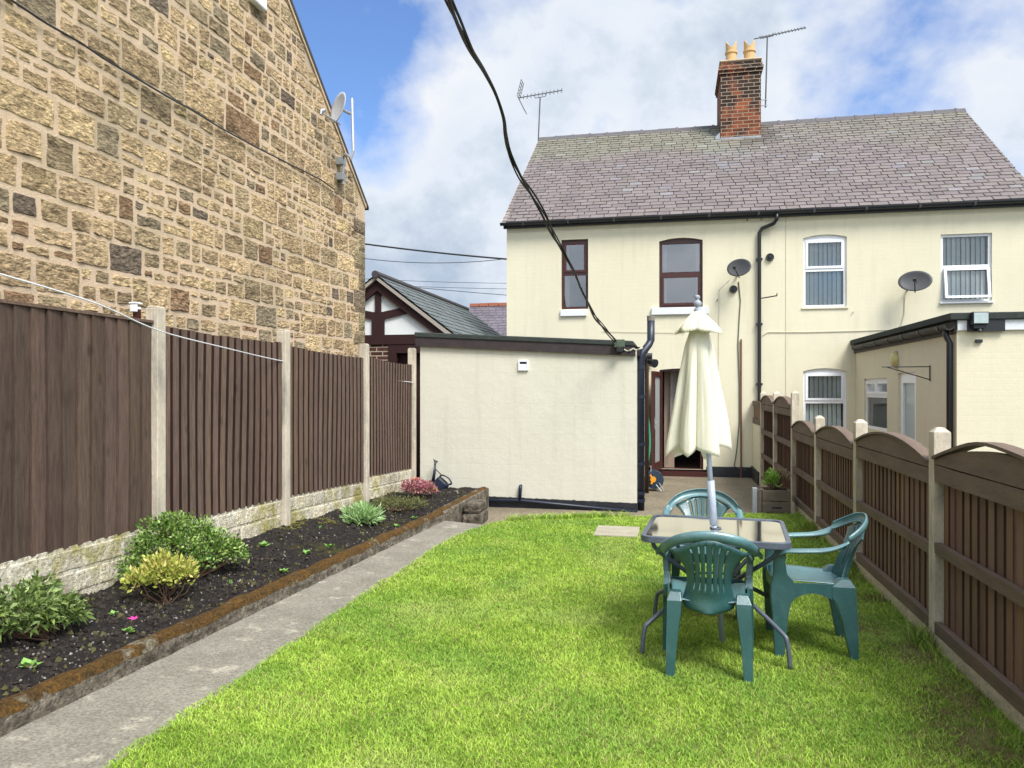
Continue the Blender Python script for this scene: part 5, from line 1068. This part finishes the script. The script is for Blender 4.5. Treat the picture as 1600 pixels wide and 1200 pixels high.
B = (-3.55, 3.80, .16)
shrub('leafy_shrub', 'mid green feathery shrub at the left edge of the bed', 'shrub', B, [(-3.60, 3.68, .32, .18, .20, .17, 3), (-3.54, 3.90, .26, .13, .14, .11, 2), (-3.64, 3.46, .34, .16, .2, .17, 2), (-3.72, 3.94, .36, .08, .12, .12, 1)], 2600, .050, [(.13, .20, .045), (.20, .28, .07), (.10, .16, .04), (.28, .36, .13)], 40, aspect=3.0, up=.5, droop=.25)
p = atZ(565, 818, .14); 
shrub('feathery_clump', 'pale green feathery clump in the middle of the bed', 'plant', p, [(p.x, p.y, .20, .19, .20, .13, 1)], 1500, .075, [(.33, .50, .20), (.42, .58, .28), (.24, .40, .12)], 0, aspect=6, up=.8, shell=.35)
p = atZ(618, 797, .15)
shrub('green_heather', 'low dull olive heather between the pale clump and the pink heather', 'heather', p, [(p.x, p.y, .20, .27, .28, .10, 2), (p.x+.15, p.y+.2, .19, .2, .2, .09, 1), (p.x-.2, p.y+.1, .2, .15, .2, .09, 1)], 2600, .032, [(.16, .19, .06), (.10, .14, .04), (.21, .22, .08), (.16, .12, .06)], 20, aspect=4)
p = atZ(650, 772, .17)
shrub('pink_heather', 'pink flowering heather at the far end of the bed', 'heather', p, [(p.x, p.y, .25, .21, .20, .12, 2), (p.x+.12, p.y+.05, .23, .15, .17, .09, 1)], 2300, .032, [(.46, .12, .19), (.55, .20, .26), (.34, .07, .12), (.60, .32, .34), (.24, .13, .08), (.50, .30, .22)], 20, aspect=2.2)
# grass-like plant in the planter
o = thing('potted_shrub', 'bright green leafy plant growing in the wooden planter', 'plant', (1.30, 10.6, .26)); leafcloud('leaves', o, [(1.29, 10.58, .36, .09, .09, .13, 2), (1.27, 10.58, .44, .06, .06, .10, 1)], 420, .06, [(.20, .36, .05), (.30, .48, .09), (.15, .28, .04)], aspect=4, up=1.1, shell=.15); twigs(o, (1.30, 10.6, .26), [(1.30, 10.58, .42, .12, .12, .15, 1)], 8)
o = thing('dry_twiggy_plant', 'dry brownish twiggy plant behind the bright plant in the planter', 'plant', (1.42, 10.7, .26)); leafcloud('leaves', o, [(1.44, 10.72, .42, .10, .1, .10, 1)], 130, .035, [(.30, .26, .12), (.22, .15, .09)], aspect=2); twigs(o, (1.42, 10.7, .25), [(1.44, 10.72, .40, .12, .1, .14, 1), (1.22, 10.7, .38, .1, .1, .1, 1)], 22, .004)
# seedlings
SEED = [(45, 1048, .055, 'pale green rosette seedling nearest the viewer in the bed', 0), (75, 990, .07, 'upright green seedling beside the leafy shrub', 1), (200, 990, .05, 'small primula with one magenta flower', 0), (178, 972, .035, 'tiny dull green seedling behind the magenta primula', 0), (516, 857, .06, 'green seedling below the pale feathery clump', 0), (480, 868, .05, 'pale seedling with two broad leaves mid bed', 0), (500, 836, .05, 'seedling beside the mossy patch at the fence foot', 1), (443, 893, .04, 'tiny bright seedling close to the kerb', 0), (578, 844, .045, 'thin upright seedling near the kerb below the clump', 1), (620, 821, .04, 'small pale seedling below the green heather', 0), (647, 808, .045, 'round yellow green seedling below the green heather', 0), (688, 794, .04, 'small seedling at the far end of the bed', 0), (412, 866, .07, 'leafy green seedling right of the large shrub', 0), (403, 842, .07, 'broad low green seedling close under the fence', 0), (360, 918, .05, 'pale sprig beside the foot of the large shrub', 1)]
for (u, v, r, lab, k) in SEED:
    p = atZ(u, v, .13); p.z = sz(p.x, p.y)+.005; r *= 1.25; o = thing('seedling', lab, 'seedling', p, 'seedlings in the flower bed'); mb = MB(); n = 7 if k == 0 else 5
    for q in range(n):
        a = 2*math.pi*q/n+rc(-.3, .3); el = rc(.4, 1.0) if k == 0 else rc(.9, 1.3); d = Vector((math.cos(a)*math.cos(el), math.sin(a)*math.cos(el), math.sin(el))); s_ = Vector((-math.sin(a), math.cos(a), 0)); rr = r*rc(.8, 1.2); w = rr*(.33 if k == 0 else .16)
        v_ = rc(.8, 1.2); mb.add([p, p+d*rr*.5+s_*w, p+d*rr-Vector((0, 0, rr*.15)), p+d*rr*.5-s_*w], [(0, 1, 2, 3)], (.20*v_, .38*v_, .08*v_))
    mb.build('leaves', LEAF, o, fixn=False)
    if 'one magenta' in lab: mb = MB(); c = p+Vector((.02, .015, .075)); mb.tube([p, c], .002, 5); mb.build('stem', TWIG, o); mb = MB(); [mb.add([c, c+Vector((math.cos(q*1.05)*.02+.01, math.sin(q*1.05)*.02, .012)), c+Vector((math.cos(q*1.05+.5)*.032, math.sin(q*1.05+.5)*.032, .018))], [(0, 1, 2)]) for q in range(6)]; mb.build('petals', mat('magenta_petal', (.62, .05, .28)), o, fixn=False)

# ============================================================ GRASS
def inpoly(x, y, poly):
    c = np.zeros(len(x), bool); n = len(poly)
    for i in range(n):
        x1, y1 = poly[i]; x2, y2 = poly[(i+1) % n]
        if y1 == y2: continue
        c ^= ((y1 > y) != (y2 > y)) & (x < (x2-x1)*(y-y1)/(y2-y1)+x1)
    return c
_gx = np.linspace(0, 1, 64)
def vnoise(x, y, sc, seed):
    r = np.random.default_rng(seed); T = r.random((64, 64)); X = x*sc+100; Y = y*sc+100; xi = np.floor(X).astype(int); yi = np.floor(Y).astype(int); fx = X-xi; fy = Y-yi; fx = fx*fx*(3-2*fx); fy = fy*fy*(3-2*fy)
    g_ = lambda a, b: T[a % 64, b % 64]
    return (g_(xi, yi)*(1-fx)+g_(xi+1, yi)*fx)*(1-fy)+(g_(xi, yi+1)*(1-fx)+g_(xi+1, yi+1)*fx)*fy
def blades(x, y, h, name, wscale=1.0, z0=0.0):
    n = len(x); a = rng.random(n)*2*np.pi; lean = h*(.3+1.3*rng.random(n)); dx, dy = np.cos(a)*lean, np.sin(a)*lean; b = rng.random(n)*2*np.pi
    dist = np.hypot(x, y); w = (.0012+.00025*dist)*(.7+.6*rng.random(n))*wscale; sx_, sy_2 = np.cos(b)*w, np.sin(b)*w; z = np.full(n, z0)
    v = np.empty((n, 5, 3)); v[:, 0] = np.stack([x-sx_, y-sy_2, z-.004], 1); v[:, 1] = np.stack([x+sx_, y+sy_2, z-.004], 1)
    v[:, 2] = np.stack([x-sx_*.7+dx*.35, y-sy_2*.7+dy*.35, z+h*.6], 1); v[:, 3] = np.stack([x+sx_*.7+dx*.35, y+sy_2*.7+dy*.35, z+h*.6], 1); v[:, 4] = np.stack([x+dx, y+dy, z+h*.92], 1)
    p1 = vnoise(x, y, 1.3, 1); p2 = vnoise(x, y, 4.5, 2); p3 = vnoise(x, y, 14, 3); t = np.clip(.25*p1+.35*p2+.4*p3+rng.normal(size=n)*.24, 0, 1)[:, None]
    ca, cb = np.array([.20, .36, .032]), np.array([.50, .69, .105]); C = ca+(cb-ca)*np.clip((t-.15)*1.5, 0, 1)
    hq = np.clip(vnoise(x, y, 2.3, 41)*2.2-1.2, 0, 1)[:, None]; C = C*(1-.45*hq)+np.array([.12, .32, .05])*.45*hq; pl_ = np.clip(vnoise(x, y, 1.7, 43)*2.6-1.7, 0, 1)[:, None]; C = C*(1-.4*pl_)+np.array([.55, .62, .22])*.4*pl_
    dry = rng.random(n) < .05+.10*(p2 > .72); C[dry] = np.array([.50, .47, .18])*(.7+.5*rng.random((dry.sum(), 1)))
    # bare brown patches, then darker green towards the right fence
    br_ = np.clip((x-.95)/.5, 0, 1)*np.clip(vnoise(x, y, 3.2, 9)*2.6-1.35, 0, 1); k = rng.random(n) < br_*.8; C[k] = np.array([.24, .17, .08])*(.6+.7*rng.random((k.sum(), 1)))
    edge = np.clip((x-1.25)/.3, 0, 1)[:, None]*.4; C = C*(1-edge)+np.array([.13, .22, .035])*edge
    if len(x) > 50000:
        k = rng.random(n) < patch(x, y)*.75; C[k] = np.array([.30, .21, .11])*(.6+.7*rng.random((k.sum(), 1)))
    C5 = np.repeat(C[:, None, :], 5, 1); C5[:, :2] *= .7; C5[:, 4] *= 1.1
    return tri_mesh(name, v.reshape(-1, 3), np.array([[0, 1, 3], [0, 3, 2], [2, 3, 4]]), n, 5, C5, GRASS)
xs, ys = [], []
for (y0, y1, den) in ((2.2, 3.4, 25000), (3.4, 4.4, 21000), (4.4, 5.6, 17000), (5.6, 7.2, 12000), (7.2, 8.8, 9000), (8.8, 10.5, 8000)):
    n = int(den*(y1-y0)*4.1); xs.append(rng.uniform(-2.42, 1.67, n)); ys.append(rng.uniform(y0, y1, n))
x = np.concatenate(xs); y = np.concatenate(ys)
wob = .016*(vnoise(y, x*0+1, 5, 21)-.5)*2+.012*(vnoise(y, x*0+1, 17, 22)-.5)
ok = (x < 1.592) & inpoly(x-wob+.02, y+wob, lawn_poly) & ~((x > -.83) & (x < -.37) & (y > 8.37) & (y < 8.9)) & ~((x > 1.57) & (x < 1.70) & (np.min(np.abs(y[:, None]-np.array(RY_)[None]), 1) < .05))
r_ = x/np.maximum(y, .1); ok &= (r_ > -.95) & (r_ < .50)
def patch(x, y):
    b = np.zeros(len(x))
    for (u, v, rx, ry) in ((1435, 1018, .16, .20), (1500, 1095, .10, .22), (1535, 1160, .10, .18), (1340, 985, .10, .10), (1390, 905, .05, .12), (1120, 960, .25, .16)):
        p = atZ(u, v, 0); b = np.maximum(b, (1 if u > 1200 else .4)*np.clip(1.35-np.hypot((x-p.x)/rx, (y-p.y)/ry)+1.5*(vnoise(x, y, 13, 77)-.5), 0, 1))
    return b
bare = np.maximum(patch(x, y), .5*np.clip((x-.95)/.5, 0, 1)*np.clip(vnoise(x, y, 3.2, 9)*2.6-1.35, 0, 1)); ok &= rng.random(len(x)) > bare*.8
x, y = x[ok], y[ok]
h = .011+.012*rng.random(len(x))**1.5+.006*vnoise(x, y, 3, 5); h += .012*(rng.random(len(x)) < .02)
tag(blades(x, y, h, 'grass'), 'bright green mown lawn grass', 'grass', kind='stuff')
# long grass at the fence foot and around posts
n = 9000; y = rng.uniform(2.4, 10.3, n); x = 1.588-np.abs(rng.normal(size=n))*.06; d = np.min(np.abs(y[:, None]-np.array(RY_)[None]), 1); keep = rng.random(n) < (.06+.35*vnoise(y, y*0, 3, 31)**3+.9*np.exp(-(d/.16)**2)); x, y, d = x[keep], y[keep], d[keep]
h = .025+.05*rng.random(len(x))+.13*np.exp(-(d/.12)**2)*rng.random(len(x)); tag(blades(x, y, h, 'long_grass', 1.2), 'longer uncut grass along the foot of the right fence', 'grass', kind='stuff')
n = 900; x = rng.uniform(-2.0, -.5, n); y = 9.1+(x+2.0)*.45+rng.normal(size=n)*.03; n2 = inpoly(x, y, lawn_poly); tag(blades(x[n2], y[n2], .05+.05*rng.random(n2.sum()), 'edge_grass', 1.3), 'longer grass fringing the far edge of the lawn', 'grass', kind='stuff')
# moss and weeds by the left fence foot
MSS = [(400, 825, .3), (470, 818, .25), (505, 815, .2)]
mb = MB()
for (u, v, r) in MSS:
    p = atZ(u, v, .2)
    for k in range(700):
        a = rc(0, 6.28); q = r*math.sqrt(random.random()); X_, Y_ = p.x+q*math.cos(a)*.7, p.y+q*1.6*math.sin(a)
        if nz3(X_, Y_, 2, 6)-q*.6/r*.5 < -.12 or X_ < FLX+.02: continue
        Z_ = sz(X_, Y_)+.03*nz3(X_, Y_, 0, 3)+.028*nz3(X_, Y_, 5, 9)+.016*nz3(X_, Y_, 5, 22)+.003; s_ = rc(.01, .024); v_ = rc(.6, 1.3)
        s_ *= .6; mb.add([(X_-s_, Y_, Z_), (X_, Y_-s_, Z_+.004), (X_+s_, Y_, Z_), (X_, Y_+s_, Z_+.006), (X_, Y_, Z_+s_*.7)], [(0, 1, 4), (1, 2, 4), (2, 3, 4), (3, 0, 4)], (.13*v_, .12*v_, .025*v_))
tag(mb.build('moss_patch', VCOL, fixn=False), 'yellow green moss growing on the soil at the fence foot', 'moss', kind='stuff')
